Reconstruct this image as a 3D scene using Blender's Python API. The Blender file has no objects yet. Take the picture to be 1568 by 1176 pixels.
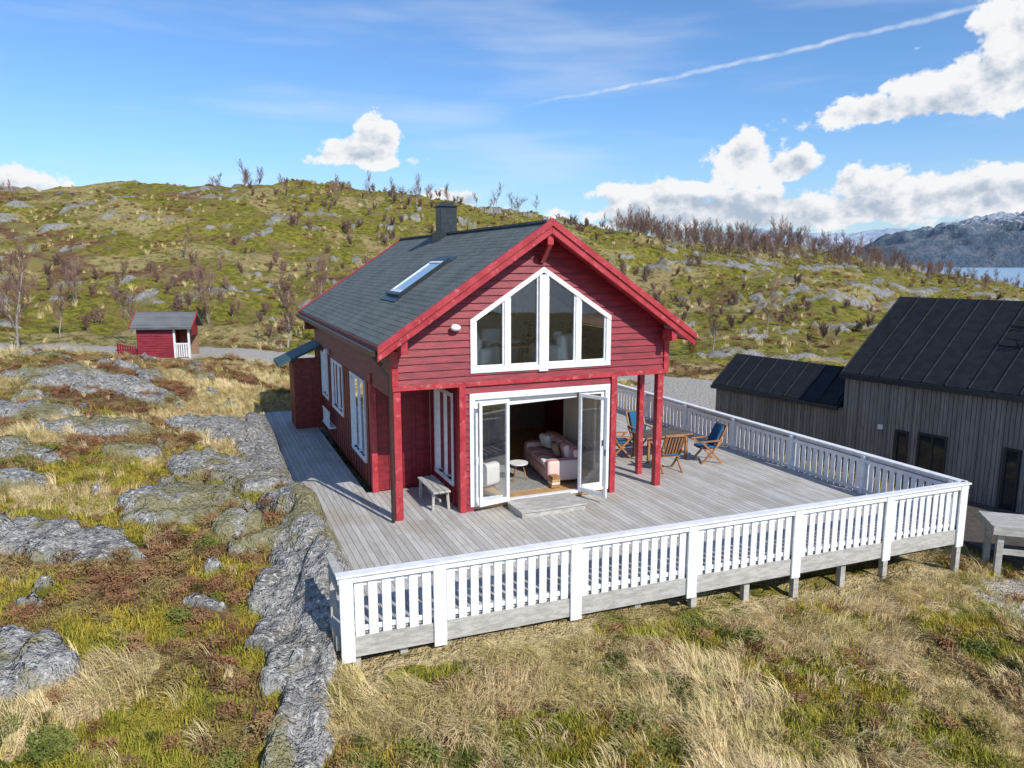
import bpy, math, random
import numpy as np
from mathutils import Vector, Matrix
random.seed(7); rng=np.random.default_rng(7)
scene=bpy.context.scene
# ------------------------------------------------------------------ frame of the cabin
OX,OY=-2.33,14.92; ANG=math.radians(23.0); CA,SA=math.cos(ANG),math.sin(ANG)
def loc2w(a,b): return OX+a*CA-b*SA, OY+a*SA+b*CA
def w2loc(X,Y): return (X-OX)*CA+(Y-OY)*SA, -(X-OX)*SA+(Y-OY)*CA
# ------------------------------------------------------------------ numpy noise
def _h(xi,yi,s):
    h=(xi*374761393+yi*668265263+s*974634777)&0xffffffff
    h=((h^(h>>13))*1274126177)&0xffffffff
    return ((h^(h>>16))&0xffffffff)/4294967295.0
def vn(x,y,s=0):
    xi=np.floor(x).astype(np.int64); yi=np.floor(y).astype(np.int64)
    fx=x-xi; fy=y-yi; fx=fx*fx*(3-2*fx); fy=fy*fy*(3-2*fy)
    a=_h(xi,yi,s);b=_h(xi+1,yi,s);c=_h(xi,yi+1,s);d=_h(xi+1,yi+1,s)
    return (a*(1-fx)+b*fx)*(1-fy)+(c*(1-fx)+d*fx)*fy
def fbm(x,y,o=4,s=0,g=.5):
    t=0;A=1;W=0
    for i in range(o):
        t=t+A*vn(x,y,s+i*17); W+=A; A*=g
        x,y=(x*1.6+y*1.2)+13.1,(-x*1.2+y*1.6)+7.7
    return t/W
def voro(x,y,s=0):
    xi=np.floor(x).astype(np.int64); yi=np.floor(y).astype(np.int64)
    f1=np.full(x.shape,9.);f2=np.full(x.shape,9.);idv=np.zeros(x.shape)
    for i in(-1,0,1):
        for j in(-1,0,1):
            cx=xi+i;cy=yi+j
            d=np.hypot(cx+_h(cx,cy,s)-x,cy+_h(cx,cy,s+5)-y)
            r=_h(cx,cy,s+9); c=d<f1
            f2=np.where(c,f1,np.minimum(f2,d)); idv=np.where(c,r,idv); f1=np.where(c,d,f1)
    return f1,f2,idv
def sst(e0,e1,x):
    t=np.clip((x-e0)/(e1-e0),0,1); return t*t*(3-2*t)
# ------------------------------------------------------------------ terrain definition
CP=np.array([(-2.5,10,-.5),(1,11,-.55),(4,12.2,-.7),(7.3,13.8,-.95),(9.3,14.5,-1.0),
(0,8.5,-.95),(-1,6,-1.3),(4,9,-1.2),(8,10.5,-1.4),(12,13,-1.5),(0,0,-2.6),(10,3,-3),(-10,0,-1.6),(20,8,-2.4),
(11,17,-1.25),(12.8,19,-1.3),(16,16,-1.6),(9,21,-1.05),(7.5,26,-.9),(10,30,-.8),(20,30,-1.2),(30,25,-1.8),
(0,17,-.45),(3,20,-.5),(-3,25,-.3),(0,28,-.5),
(-3.3,12.5,-.1),(-3.6,10.8,-.35),(-2.9,8.8,-.75),(-5.5,7,-.45),(-6.6,9,.0),(-4,14.8,0.05),(-5.8,17.8,.1),(-5,12,.1),
(-7.2,14.5,.45),(-7.5,12.4,.3),(-9.6,13.2,.6),(-8.4,21.7,.35),(-8.8,25.5,.0),(-15,22,1.),(-15,26,1.2),(-16,30,1.2),
(-11,30,.3),(-22,30,1.5),(-30,25,2),(-20,15,1.2),
(-19.8,42,-.05),(-14,43,-.4),(-8,42,-.5),(0,41,-.6),(8,38,-.6),(15,42,-.9),(-30,43,.4),(25,50,-1.2),
(-45,60,3),(-25,60,2.2),(-5,60,1.2),(15,60,.2),(35,60,-.6),(60,60,-1.5),
(-65,90,9.5),(-35,90,9.5),(-10,90,7.5),(10,90,5.),(30,90,3.2),(55,90,1.),(80,90,-2),
(-88,130,17.2),(-43,126,18.6),(-18,130,16.4),(6,130,13.6),(20,130,10.7),(39,130,8.6),(59,130,6.2),(75,130,2.8),(88,128,-.6),(110,128,-7),
(-150,130,16),(-88,170,15),(-20,170,12),(40,170,3),(90,170,-10),
(-100,60,7),(-200,60,8),(-60,30,4),(-200,-50,0),(0,-60,-6),(100,-60,-8),(200,60,-14),(100,40,-4),(200,150,-24),
(-200,300,-10),(0,300,-28),(200,300,-40)],float)
def U(r2): return 0.5*r2*np.log(r2+1e-9)
n=len(CP)
K=U((CP[:,None,0]-CP[None,:,0])**2+(CP[:,None,1]-CP[None,:,1])**2)+np.eye(n)*.3
P=np.c_[np.ones(n),CP[:,:2]]
A=np.block([[K,P],[P.T,np.zeros((3,3))]])
sol=np.linalg.solve(A,np.r_[CP[:,2],0,0,0])
def base_h(X,Y):
    Xc=np.clip(X,-400,400);Yc=np.clip(Y,-200,450)
    z=sol[n]+sol[n+1]*Xc+sol[n+2]*Yc
    for i in range(n): z=z+sol[i]*U((Xc-CP[i,0])**2+(Yc-CP[i,1])**2)
    w=sst(230,420,np.hypot(X,Y-20))
    return z*(1-w)-45*w
RB=[(-3.55,11,.8,2.7,12),(-3.8,13.3,1.2,1.6,0),(-2.9,8.9,.5,1.1,10),(-4.0,14.9,1.2,1.8,20),(-8.2,21.7,2.4,1.8,-30),(-5.9,18.2,1.5,2.5,25),
(-7.1,14.6,1.7,1.1,-20),(-7.4,12.4,1.4,.8,0),(-15.2,25.7,2.5,1.3,0),(-6.9,9.0,.9,1.0,0),(-14.6,21.5,2.0,1.0,0),(-9,12.6,1.3,.7,0),
(-5.0,11.,.6,.4,0),(-11.5,20,1.5,.8,20),(-7.5,17.8,1.1,1.0,0),(-6.3,25,1.0,1.8,20),(-12.2,17,1.1,.6,0),(-5.2,13.6,.8,.8,0),(-9.5,18,.7,.5,0),
(13.5,15.2,1.2,.8,10),(-10.8,14.9,.9,.5,0)]
MS=[(-4.6,7.7,1.6,1.0),(.9,8.9,1.2,.7),(4.4,10.2,1.2,.8),(8.2,12.3,1.9,.6),(-6.2,10.2,1.2,.8),(2.6,11.2,1.6,.4),(-5.6,15.6,1.0,.7),(-4.7,12.2,.8,.6),(-9.5,16.3,1.4,.9),(11.5,12.5,1.5,.8),(-2.0,7.9,.9,.7),(6.3,9.6,1.0,.6),(-8.,11.,1.2,.7),(-1,9.9,.9,.35),(6,12.3,1.4,.4)]
ROAD=[(-60,50),(-40,46),(-16,44),(-8,42.5),(2,40.5),(9,37.5),(16,36),(30,38)]
def seg_d(X,Y,pts):
    d=np.full(X.shape,1e9)
    for (x0,y0),(x1,y1) in zip(pts[:-1],pts[1:]):
        vx,vy=x1-x0,y1-y0; t=np.clip(((X-x0)*vx+(Y-y0)*vy)/(vx*vx+vy*vy),0,1)
        d=np.minimum(d,np.hypot(X-x0-t*vx,Y-y0-t*vy))
    return d
def masks(X,Y):
    a,b=w2loc(X,Y)
    bl=np.full(X.shape,-2.)
    for cx,cy,rx,ry,an in RB:
        c,s=math.cos(math.radians(an)),math.sin(math.radians(an))
        dx=(X-cx)*c+(Y-cy)*s; dy=-(X-cx)*s+(Y-cy)*c
        bl=np.maximum(bl,1-np.hypot(dx/rx,dy/ry))
    near=bl+ (fbm(X*1.0,Y*1.0,5,3)-.5)*1.6
    left=sst(-1.0,-4.0,a)*sst(5,8,Y)*sst(40,30,Y)
    rnd=fbm(X*.8,Y*1.0,5,21)
    near=np.maximum(near, (rnd-.68)*4*left)
    rock=sst(.10,.24,near)
    far=sst(38,50,Y)
    rf=fbm(X*.20,Y*.30,5,40)*.68+fbm(X*.9,Y*.9,3,41)*.32
    rock=np.maximum(rock*(1-far),far*sst(.635,.665,rf+.03*sst(-5,35,X)))
    grav=sst(1.7,1.2,seg_d(X,Y,ROAD)+(fbm(X*.8,Y*.8,3,9)-.5)*.8)
    yard=1-np.hypot((X-9.2)/4.2,(Y-34)/4.0)+(fbm(X*.5,Y*.5,3,8)-.5)*.3
    grav=np.maximum(grav,sst(0,.15,yard))
    path=sst(.9,.5,seg_d(X,Y,[(9.8,13.4),(11.2,14.3),(12.5,13.2),(15,12)])+(fbm(X*1.2,Y*1.2,3,19)-.5)*.5)*.8
    grav=np.maximum(grav,path)
    n1=fbm(X*.55,Y*.55,4,60); n2=fbm(X*.6+30,Y*.5,4,61)
    mb_=np.full(X.shape,-1.)
    for cx,cy,rx,ry in MS: mb_=np.maximum(mb_,1-np.hypot((X-cx)/rx,(Y-cy)/ry))
    mb_=sst(.08,.32,mb_+(fbm(X*1.3,Y*1.3,4,64)-.5)*1.3)
    front=sst(-3.6,-4.9,b)*sst(-3.2,-2.,a)
    straw_l=sst(.48,.58,n1); moss_l=sst(.48,.58,n2)
    moss_l=np.clip(moss_l*(1-.6*sst(15,24,Y)),0,1)
    dk=sst(.2,.5,1-np.hypot((X-9.5)/3.2,(Y-11.2)/1.9)+(n1-.5)*1.2)
    straw_f=np.clip(1-.85*dk-.6*sst(.50,.58,n2),0,1); moss_f=sst(.47,.56,n2)*.95
    right=sst(9,11.5,a)*sst(40,34,Y)
    straw=straw_l*(1-front)+straw_f*front
    moss=moss_l*(1-front)+moss_f*front
    straw=straw*(1-right)+right*.5; moss=moss*(1-right)+right*.7
    straw=straw*(1-.92*mb_); moss=np.maximum(moss,mb_)
    f1=fbm(X*.05,Y*.07,4,70); f2=fbm(X*.13,Y*.16,4,71)
    moss=moss*(1-far)+far*sst(.33,.48,.55*f1+.45*f2+.06*sst(-60,0,X))
    straw=straw*(1-far)+far*sst(.52,.64,f2)*.5
    return rock,grav,straw,moss
def H(X,Y,full=True):
    z=base_h(X,Y)
    a,b=w2loc(X,Y)
    r,g,s,m=masks(X,Y)
    amp=np.clip((np.hypot(X,Y)-25)/60,0,1)
    z=z+(fbm(X*.06,Y*.06,4,80)-.5)*4.0*amp*(1-.6*sst(45,80,X))+(fbm(X*.25,Y*.25,3,81)-.5)*(.35+1.3*amp)*(1-g)
    z=z+(fbm(X*1.3,Y*1.3,4,82)-.5)*.36*(1-g)*(1-.4*r*(1-amp))
    xr=X*.94+Y*.34; yr=-X*.34+Y*.94
    wx=(fbm(X*1.1,Y*1.1,3,90)-.5)*.9
    f1,f2,idv=voro(xr*1.1+wx,yr*.5+wx,91)
    g1,g2,idg=voro(xr*4+wx*2,yr*1.8+wx,95)
    sl=.14+.22*idv*sst(0,.07,f2-f1)+.07*idg*sst(0,.15,g2-g1)+(fbm(X*5,Y*5,3,96)-.5)*.10
    z=z+r*sl*(1+1.2*amp)
    edge=np.exp(-((a+2.0)/.45)**2)*sst(-4.0,-2.6,b)*sst(2.2,.6,b)
    z=z+edge*.32*r
    sh_=1.62-.32*sst(-3.9,-2.8,b)*sst(1.8,.6,b)
    inside=np.minimum(np.minimum(a+sh_,11.2-a),np.minimum(b+5.2-.0,14-b))
    w=sst(-.45,.12,inside)
    lim=-.42-.4*sst(2,10,a)*sst(2,-4,b)
    z=np.where(w>0,z*(1-w)+np.minimum(z,lim)*w,z)
    return z
# ------------------------------------------------------------------ node helpers
def mk(name):
    m=bpy.data.materials.new(name); m.use_nodes=True; nt=m.node_tree; nt.nodes.clear()
    out=nt.nodes.new('ShaderNodeOutputMaterial'); b=nt.nodes.new('ShaderNodeBsdfPrincipled')
    nt.links.new(b.outputs[0],out.inputs[0]); return m,nt,b,out
def nd(nt,t,ins=None,**kw):
    x=nt.nodes.new(t)
    for k,v in kw.items(): setattr(x,k,v)
    if ins:
        for k,v in ins.items():
            if isinstance(v,bpy.types.NodeSocket): nt.links.new(v,x.inputs[k])
            else: x.inputs[k].default_value=v
    return x
def mth(nt,op,a,b=None,c=None,clamp=False):
    ins={0:a}
    if b is not None: ins[1]=b
    if c is not None: ins[2]=c
    return nd(nt,'ShaderNodeMath',ins,operation=op,use_clamp=clamp).outputs[0]
def mix(nt,f,a,b,mode='MIX'):
    x=nt.nodes.new('ShaderNodeMix'); x.data_type='RGBA'; x.blend_type=mode
    for s,v in((x.inputs[0],f),(x.inputs[6],a),(x.inputs[7],b)):
        if isinstance(v,bpy.types.NodeSocket): nt.links.new(v,s)
        else: s.default_value=v if not isinstance(v,tuple) else (v+(1,))[:4]
    return x.outputs[2]
def noise(nt,vec,scale,detail=3,rough=.55,out=0,dim='3D'):
    x=nd(nt,'ShaderNodeTexNoise',None,noise_dimensions=dim)
    x.inputs['Scale'].default_value=scale; x.inputs['Detail'].default_value=detail; x.inputs['Roughness'].default_value=rough
    if vec is not None: nt.links.new(vec,x.inputs['Vector'])
    return x.outputs[out]
def ramp(nt,fac,p0,p1):
    return nd(nt,'ShaderNodeMapRange',{0:fac,1:p0,2:p1,3:0.,4:1.},interpolation_type='SMOOTHSTEP').outputs[0]
def bump(nt,b,h,strength=.3,dist=.02):
    x=nd(nt,'ShaderNodeBump',{'Height':h,'Strength':strength,'Distance':dist}); nt.links.new(x.outputs[0],b.inputs['Normal'])
def paint(name,c1,c2,rough=.55,sc=(3,3,3),bs=.15,nscale=4,p=(.35,.65),wear=None):
    m,nt,b,o=mk(name); tc=nd(nt,'ShaderNodeTexCoord').outputs['Object']
    mp=nd(nt,'ShaderNodeMapping',{'Vector':tc,'Scale':sc}).outputs[0]
    f=ramp(nt,noise(nt,mp,nscale,3,.6),*p)
    col=mix(nt,f,c1,c2)
    if wear:
        g=ramp(nt,noise(nt,mp,nscale*2.3,3,.7),.56,.68); col=mix(nt,mth(nt,'MULTIPLY',g,wear[1]),col,wear[0])
    nt.links.new(col,b.inputs['Base Color']); b.inputs['Roughness'].default_value=rough
    if bs>.12: bump(nt,b,noise(nt,mp,nscale*6,1,.6),bs,.01)
    return m
M={}
M['red']=paint('red_paint_siding',(.19,.010,.018),(.30,.020,.033),.5,(.6,3,3),.25,3,wear=((.11,.009,.014),.7))
M['redtrim']=paint('red_paint_trim',(.34,.020,.03),(.46,.045,.055),.45,(1,1,1),.2,3,wear=((.55,.18,.16),.65))
M['reddark']=paint('red_brown_paint',(.17,.026,.017),(.27,.045,.027),.5,(3,.6,3),.25,3)
M['white']=paint('white_paint',(.72,.73,.74),(.84,.84,.83),.45,(2,2,2),.1,3)
M['greywood']=paint('weathered_timber',(.36,.345,.31),(.50,.48,.44),.8,(1,4,4),.4,4,wear=((.18,.16,.13),.5))
M['darkwood']=paint('dark_timber',(.06,.05,.04),(.12,.1,.08),.8,(1,4,4),.3,4)
M['teak']=paint('oiled_wood',(.30,.13,.05),(.42,.2,.08),.5,(6,1,1),.15,3)
M['brownmetal']=paint('brown_gutter_metal',(.035,.022,.018),(.05,.03,.025),.35,bs=.1)
M['flue']=paint('black_sheet_metal',(.012,.02,.024),(.025,.035,.04),.35,bs=.1)
M['blue']=paint('blue_cushion_fabric',(.01,.09,.20),(.02,.12,.26),.9,(8,8,8),.3)
M['teal']=paint('teal_roofing',(.03,.07,.08),(.05,.10,.11),.6,bs=.1)
M['floor']=paint('oak_floor',(.45,.27,.12),(.55,.35,.17),.4,(5,.6,1),.1)
M['cream']=paint('cream_wall',(.62,.54,.43),(.70,.62,.50),.8,bs=.1)
M['inwall']=paint('interior_panel',(.24,.14,.09),(.32,.20,.12),.7,bs=.1)
M['rug']=paint('woven_rug',(.12,.13,.14),(.45,.43,.38),.95,(14,14,1),.5)
M['fabricw']=paint('white_fabric',(.70,.68,.64),(.80,.78,.74),.95,(8,8,8),.3)
M['black']=paint('black_stove',(.01,.01,.01),(.02,.02,.02),.4,bs=.1)
M['leaf']=paint('house_plant_leaf',(.03,.07,.015),(.06,.12,.03),.5,(9,9,9),.1)
def striped():
    m,nt,b,o=mk('striped_sofa_fabric'); tc=nd(nt,'ShaderNodeTexCoord').outputs['Object']
    w=nd(nt,'ShaderNodeTexWave',{'Vector':tc,'Scale':2.6,'Distortion':.1},bands_direction='X').outputs[1]
    c=mix(nt,ramp(nt,w,.35,.6),(.74,.56,.50),(.48,.17,.17)); nt.links.new(c,b.inputs['Base Color']); b.inputs['Roughness'].default_value=.95; return m
M['sofa']=striped()
def deckm():
    m,nt,b,o=mk('weathered_deck_boards'); tc=nd(nt,'ShaderNodeTexCoord').outputs['Object']
    sp=nd(nt,'ShaderNodeSeparateXYZ',{0:tc})
    idx=mth(nt,'FLOOR',mth(nt,'DIVIDE',mth(nt,'ADD',sp.outputs[0],2.1),.128))
    seg=mth(nt,'FLOOR',mth(nt,'ADD',mth(nt,'DIVIDE',sp.outputs[1],4.2),mth(nt,'MULTIPLY',idx,.37)))
    wn=nd(nt,'ShaderNodeTexWhiteNoise',{'Vector':nd(nt,'ShaderNodeCombineXYZ',{0:idx,1:seg}).outputs[0]},noise_dimensions='2D').outputs[0]
    mp=nd(nt,'ShaderNodeMapping',{'Vector':tc,'Scale':(14,.7,1)}).outputs[0]
    gr=noise(nt,mp,3,4,.65)
    c=mix(nt,wn,(.41,.395,.36),(.57,.555,.515))
    c=mix(nt,mth(nt,'MULTIPLY',ramp(nt,gr,.42,.7),.65),c,(.29,.27,.235))
    big=ramp(nt,noise(nt,tc,.7,4,.6),.46,.66)
    c=mix(nt,mth(nt,'MULTIPLY',big,.55),c,(.35,.305,.235))
    nt.links.new(c,b.inputs['Base Color']); b.inputs['Roughness'].default_value=.75
    return m
M['deck']=deckm()
def shingle(name,c1,c2,cm,zs):
    m,nt,b,o=mk(name); tc=nd(nt,'ShaderNodeTexCoord').outputs['Object']
    sp=nd(nt,'ShaderNodeSeparateXYZ',{0:tc})
    v=nd(nt,'ShaderNodeCombineXYZ',{0:sp.outputs[1],1:mth(nt,'MULTIPLY',sp.outputs[2],zs)}).outputs[0]
    br=nd(nt,'ShaderNodeTexBrick',{'Vector':v,'Color1':c1+(1,),'Color2':c2+(1,),'Mortar':cm+(1,),'Scale':1.,'Mortar Size':.012,'Mortar Smooth':.2,'Brick Width':.30,'Row Height':.145})
    nn=noise(nt,tc,1.2,4,.6); c=mix(nt,ramp(nt,nn,.35,.7),br.outputs[0],tuple(q*1.2 for q in c2))
    c2n=mix(nt,.5,br.outputs[0],c)
    c3=mix(nt,mth(nt,'MULTIPLY',noise(nt,tc,90,1,.5),.5),c2n,(.03,.035,.035))
    nt.links.new(c3,b.inputs['Base Color']); b.inputs['Roughness'].default_value=.85
    bump(nt,b,mth(nt,'MULTIPLY',br.outputs[1],-1.),.6,.012); return m
M['shingle']=shingle('slate_green_shingles',(.115,.14,.128),(.175,.20,.185),(.045,.052,.05),1.79)
M['shingle2']=shingle('grey_shingles',(.14,.15,.155),(.20,.21,.21),(.06,.06,.06),1.79)
def glassm(name='window_glass',tint=(.94,.96,.96),k=1.0):
    m,nt,b,o=mk(name); nt.nodes.remove(b)
    t=nd(nt,'ShaderNodeBsdfTransparent',{0:tint+(1,)}); g=nd(nt,'ShaderNodeBsdfGlossy',{0:(1,1,1,1),'Roughness':.02})
    f=nd(nt,'ShaderNodeFresnel',{'IOR':1.6}); fm=mth(nt,'ADD',mth(nt,'MULTIPLY',f.outputs[0],k),.04)
    x=nd(nt,'ShaderNodeMixShader',{0:fm,1:t.outputs[0],2:g.outputs[0]}); nt.links.new(x.outputs[0],o.inputs[0]); return m
M['glass']=glassm()
M['darkglass']=paint('dark_window_glass',(.02,.025,.03),(.03,.035,.04),.05,bs=.1)
M['skyglass']=paint('skylight_glass',(.30,.45,.53),(.36,.5,.58),.08,bs=.1)
def clad():
    m,nt,b,o=mk('grey_vertical_cladding'); tc=nd(nt,'ShaderNodeTexCoord').outputs['Object']
    sp=nd(nt,'ShaderNodeSeparateXYZ',{0:tc}); s=mth(nt,'ADD',sp.outputs[0],sp.outputs[1])
    idx=mth(nt,'FLOOR',mth(nt,'DIVIDE',s,.12)); wn=nd(nt,'ShaderNodeTexWhiteNoise',{'W':idx},noise_dimensions='1D').outputs[0]
    mp=nd(nt,'ShaderNodeMapping',{'Vector':tc,'Scale':(8,8,.6)}).outputs[0]
    c=mix(nt,wn,(.18,.16,.14),(.29,.26,.235)); c=mix(nt,ramp(nt,noise(nt,mp,3,4,.7),.45,.75),c,(.12,.105,.09))
    nt.links.new(c,b.inputs['Base Color']); b.inputs['Roughness'].default_value=.8; return m
M['clad']=clad()
M['blackroof']=paint('black_standing_seam',(.011,.012,.014),(.018,.020,.022),.6,(1,1,1),.05)
M['seam']=paint('black_seam_ribs',(.025,.028,.03),(.035,.038,.042),.5,(1,1,1),.05)
for k_ in('blackroof','seam'): M[k_].node_tree.nodes['Principled BSDF'].inputs['Specular IOR Level'].default_value=.3
# ------------------------------------------------------------------ mesh builder
class MB:
    def __init__(s): s.v=[];s.f=[];s.m=[];s.mats=[]
    def mi(s,m):
        m=M[m] if isinstance(m,str) else m
        if m not in s.mats: s.mats.append(m)
        return s.mats.index(m)
    def hexa(s,p,m):
        k=len(s.v); s.v+= [tuple(q) for q in p]; i=s.mi(m)
        for f in((0,3,2,1),(4,5,6,7),(0,1,5,4),(1,2,6,5),(2,3,7,6),(3,0,4,7)): s.f.append(tuple(k+j for j in f)); s.m.append(i)
    def box(s,x0,x1,y0,y1,z0,z1,m):
        s.hexa([(x0,y0,z0),(x1,y0,z0),(x1,y1,z0),(x0,y1,z0),(x0,y0,z1),(x1,y0,z1),(x1,y1,z1),(x0,y1,z1)],m)
    def beam(s,p,q,w,h,m,up=(0,0,1)):
        p=Vector(p);q=Vector(q);d=(q-p).normalized(); up=Vector(up); sd=d.cross(up)
        if sd.length<1e-4: sd=d.cross(Vector((1,0,0)))
        sd.normalize(); u=sd.cross(d).normalized(); a=sd*w/2;b=u*h/2
        s.hexa([p-a-b,p+a-b,q+a-b,q-a-b,p-a+b,p+a+b,q+a+b,q-a+b],m)
    def tube(s,p,q,r0,r1,m,n=6,cap=False):
        p=Vector(p);q=Vector(q);d=(q-p)
        if d.length<1e-6: return
        d.normalize(); x=d.orthogonal().normalized(); y=d.cross(x); k=len(s.v); i=s.mi(m)
        for c,r in((p,r0),(q,r1)):
            for j in range(n):
                t=2*math.pi*j/n; s.v.append(tuple(c+(x*math.cos(t)+y*math.sin(t))*r))
        for j in range(n):
            s.f.append((k+j,k+(j+1)%n,k+n+(j+1)%n,k+n+j)); s.m.append(i)
        if cap:
            s.f.append(tuple(k+n+j for j in range(n))); s.m.append(i); s.f.append(tuple(k+n-1-j for j in range(n))); s.m.append(i)
    def poly(s,pts,m):
        k=len(s.v); s.v+=[tuple(p) for p in pts]; s.f.append(tuple(range(k,k+len(pts)))); s.m.append(s.mi(m))
    def mesh(s,name,smooth=False):
        me=bpy.data.meshes.new(name); me.from_pydata(s.v,[],s.f)
        for m in s.mats: me.materials.append(m)
        me.polygons.foreach_set('material_index',s.m)
        if smooth: me.polygons.foreach_set('use_smooth',[True]*len(s.f))
        me.update(); return me
    def obj(s,name,parent=None,bevel=0,smooth=False):
        o=bpy.data.objects.new(name,s.mesh(name,smooth)); scene.collection.objects.link(o)
        if parent: o.parent=parent
        if bevel:
            b=o.modifiers.new('bevel','BEVEL'); b.width=bevel; b.segments=1; b.limit_method='ANGLE'
        return o
def empty(name,loc=(0,0,0),rz=0,parent=None):
    e=bpy.data.objects.new(name,None); scene.collection.objects.link(e); e.location=loc; e.rotation_euler=(0,0,rz); e.empty_display_size=.3
    if parent: e.parent=parent
    return e
# ------------------------------------------------------------------ CABIN
cab=empty('red_wooden_cabin',(OX,OY,0),ANG)
RC=3.22; RZ=6.3; SL=.672; TH=.17
def zt(a): return RZ-SL*abs(a-RC)
fm=lambda s,z,o:(s,-o,z)
lm=lambda s,z,o:(-.1-o,s,z)
rm=lambda s,z,o:(6.55+o,s,z)
bl_=lambda s,z,o:(1.35-o,s,z)
br_=lambda s,z,o:(5.1+o,s,z)
rb=lambda s,z,o:(s,2.27-o,z)
def plank(mb,mp,l0,r0,l1,r1,z0,z1,m,o0=.034,o1=.002,oi=-.07):
    if r0-l0<.02 and r1-l1<.02: return
    mb.hexa([mp(l0,z0,o0),mp(r0,z0,o0),mp(r0,z0,oi),mp(l0,z0,oi),mp(l1,z1-.006,o1),mp(r1,z1-.006,o1),mp(r1,z1-.006,oi),mp(l1,z1-.006,oi)],m)
def siding(mb,mp,z0,z1,L,R,ops,m,pitch=.15):
    z=z0
    while z<z1-1e-3:
        zb=min(z+pitch,z1); zm=(z+zb)/2
        ints=[(L,R)]
        for (ol,orr,oz0,oz1) in ops:
            if oz0<zm<oz1:
                new=[]
                for (a,b) in ints: new+=[(a,ol),(orr,b)]
                ints=new
        for (a,b) in ints:
            g=lambda v,zz:(v(zz) if callable(v) else v)
            l0,r0,l1,r1=g(a,z),g(b,z),g(a,zb),g(b,zb)
            if r0-l0>0 and r1-l1>-.3: plank(mb,mp,l0,r0,l1,max(r1,l1),z,zb,m)
        z=zb
def vboards(mb,mp,s0,s1,z0,z1,ops,m,pitch=.17):
    k=0;s=s0
    while s<s1-1e-3:
        e=min(s+pitch,s1); sm=(s+e)/2; zi=[(z0,z1)]
        for (ol,orr,a,b) in ops:
            if ol<sm<orr: zi=[q for (u,v) in zi for q in((u,a),(b,v))]
        o=.012 if k%2 else .04
        w=.0 if k%2 else .015
        for (u,v) in zi:
            if v-u>.03:
                mb.hexa([mp(s-w,u,o),mp(e+w,u,o),mp(e+w,u,-.06),mp(s-w,u,-.06),mp(s-w,v,o),mp(e+w,v,o),mp(e+w,v,-.06),mp(s-w,v,-.06)],m)
        s=e;k+=1
walls=MB()
uL=lambda z:max(-.1,RC-(RZ-TH-z)/SL); uR=lambda z:min(6.55,RC+(RZ-TH-z)/SL)
WC=3.27; WA,WB=1.62,4.92
def wtop_l(z): return WA if z<4.25 else WA+(z-4.25)/.645
def wtop_r(z): return WB if z<4.25 else WB-(z-4.25)/.645
siding(walls,fm,2.88,6.05,uL,uR,[(wtop_l,wtop_r,3.15,5.3)],'red',.155)
siding(walls,fm,.0,2.88,1.35,5.1,[(1.6,4.93,-.1,2.6)],'red',.155)
siding(walls,lm,2.62,3.66,0.075,11.2,[],'reddark',.155)
siding(walls,rm,2.9,3.66,0.075,11.2,[],'red',.155)
LW=[(3.0,4.6,.62,2.52),(5.95,7.6,1.2,2.52),(8.5,9.6,1.25,2.52)]
vboards(walls,lm,2.27,11.2,.0,2.615,LW,'reddark')
vboards(walls,rm,2.27,11.2,.0,2.9,[],'red')
vboards(walls,bl_,.08,2.2,.0,2.86,[(.55,1.75,.55,2.5)],'red')
vboards(walls,br_,.08,2.2,.0,2.86,[(.6,1.7,.1,2.3)],'red')
vboards(walls,rb,-.06,1.3,.0,2.86,[],'red')
vboards(walls,rb,5.18,6.5,.0,2.86,[(5.4,6.3,.1,2.2)],'red')
siding(walls,lambda s,z,o:(s,11.2+o,z),0,6.0,uL,uR,[],'reddark',.2)
walls.obj('siding',cab)
st=MB()
st.box(-.02,6.47,.075,11.1,2.868,2.95,'floor')
st.box(-.06,1.28,.08,2.2,2.83,2.866,'red'); st.box(5.18,6.5,.08,2.2,2.83,2.866,'red')
st.box(1.43,5.02,.01,2.3,.02,.14,'floor'); st.box(-.02,6.47,2.3,11.1,.02,.14,'floor')
st.box(.0,6.45,6.5,6.6,.14,2.86,'inwall')
st.poly([(.0,4.2,2.95),(6.45,4.2,2.95),(6.45,4.2,3.9),(3.22,4.2,6.08),(0,4.2,3.9)],'cream')
st.box(2.2,3.0,4.16,4.19,2.96,4.7,'inwall'); st.box(3.6,4.4,4.15,4.19,4.0,4.5,'black'); st.box(3.65,4.35,4.14,4.149,4.05,4.45,'teal')
st.box(1.43,1.46,.08,.5,.14,2.86,'cream'); st.box(4.99,5.02,.08,2.2,.14,2.86,'cream'); st.box(5.02,6.4,2.34,2.37,.14,2.86,'cream'); st.box(.0,1.43,2.34,2.37,.14,2.86,'cream')
st.box(1.28,1.42,-.075,.07,.0,2.86,'redtrim'); st.box(5.03,5.17,-.075,.07,.0,2.86,'redtrim')
st.box(-.17,-.03,2.13,2.27,.0,2.87,'redtrim')
st.box(-.16,6.61,-.06,-.034,2.80,2.90,'redtrim')
st.box(-.14,6.59,-.034,.07,2.80,2.875,'redtrim')
st.box(-.165,-.025,-.055,.09,2.905,3.64,'redtrim'); st.box(6.47,6.61,-.055,.09,2.905,3.64,'redtrim')
for x in(-.06,6.42):
    st.box(x-.08,x+.08,-.02,.14,.0,2.795,'redtrim')
st.box(6.5,6.64,1.0,1.14,0,2.9,'redtrim')
st.obj('frame',cab,bevel=.006)
rf=MB()
B0,B1=-.5,11.7
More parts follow.
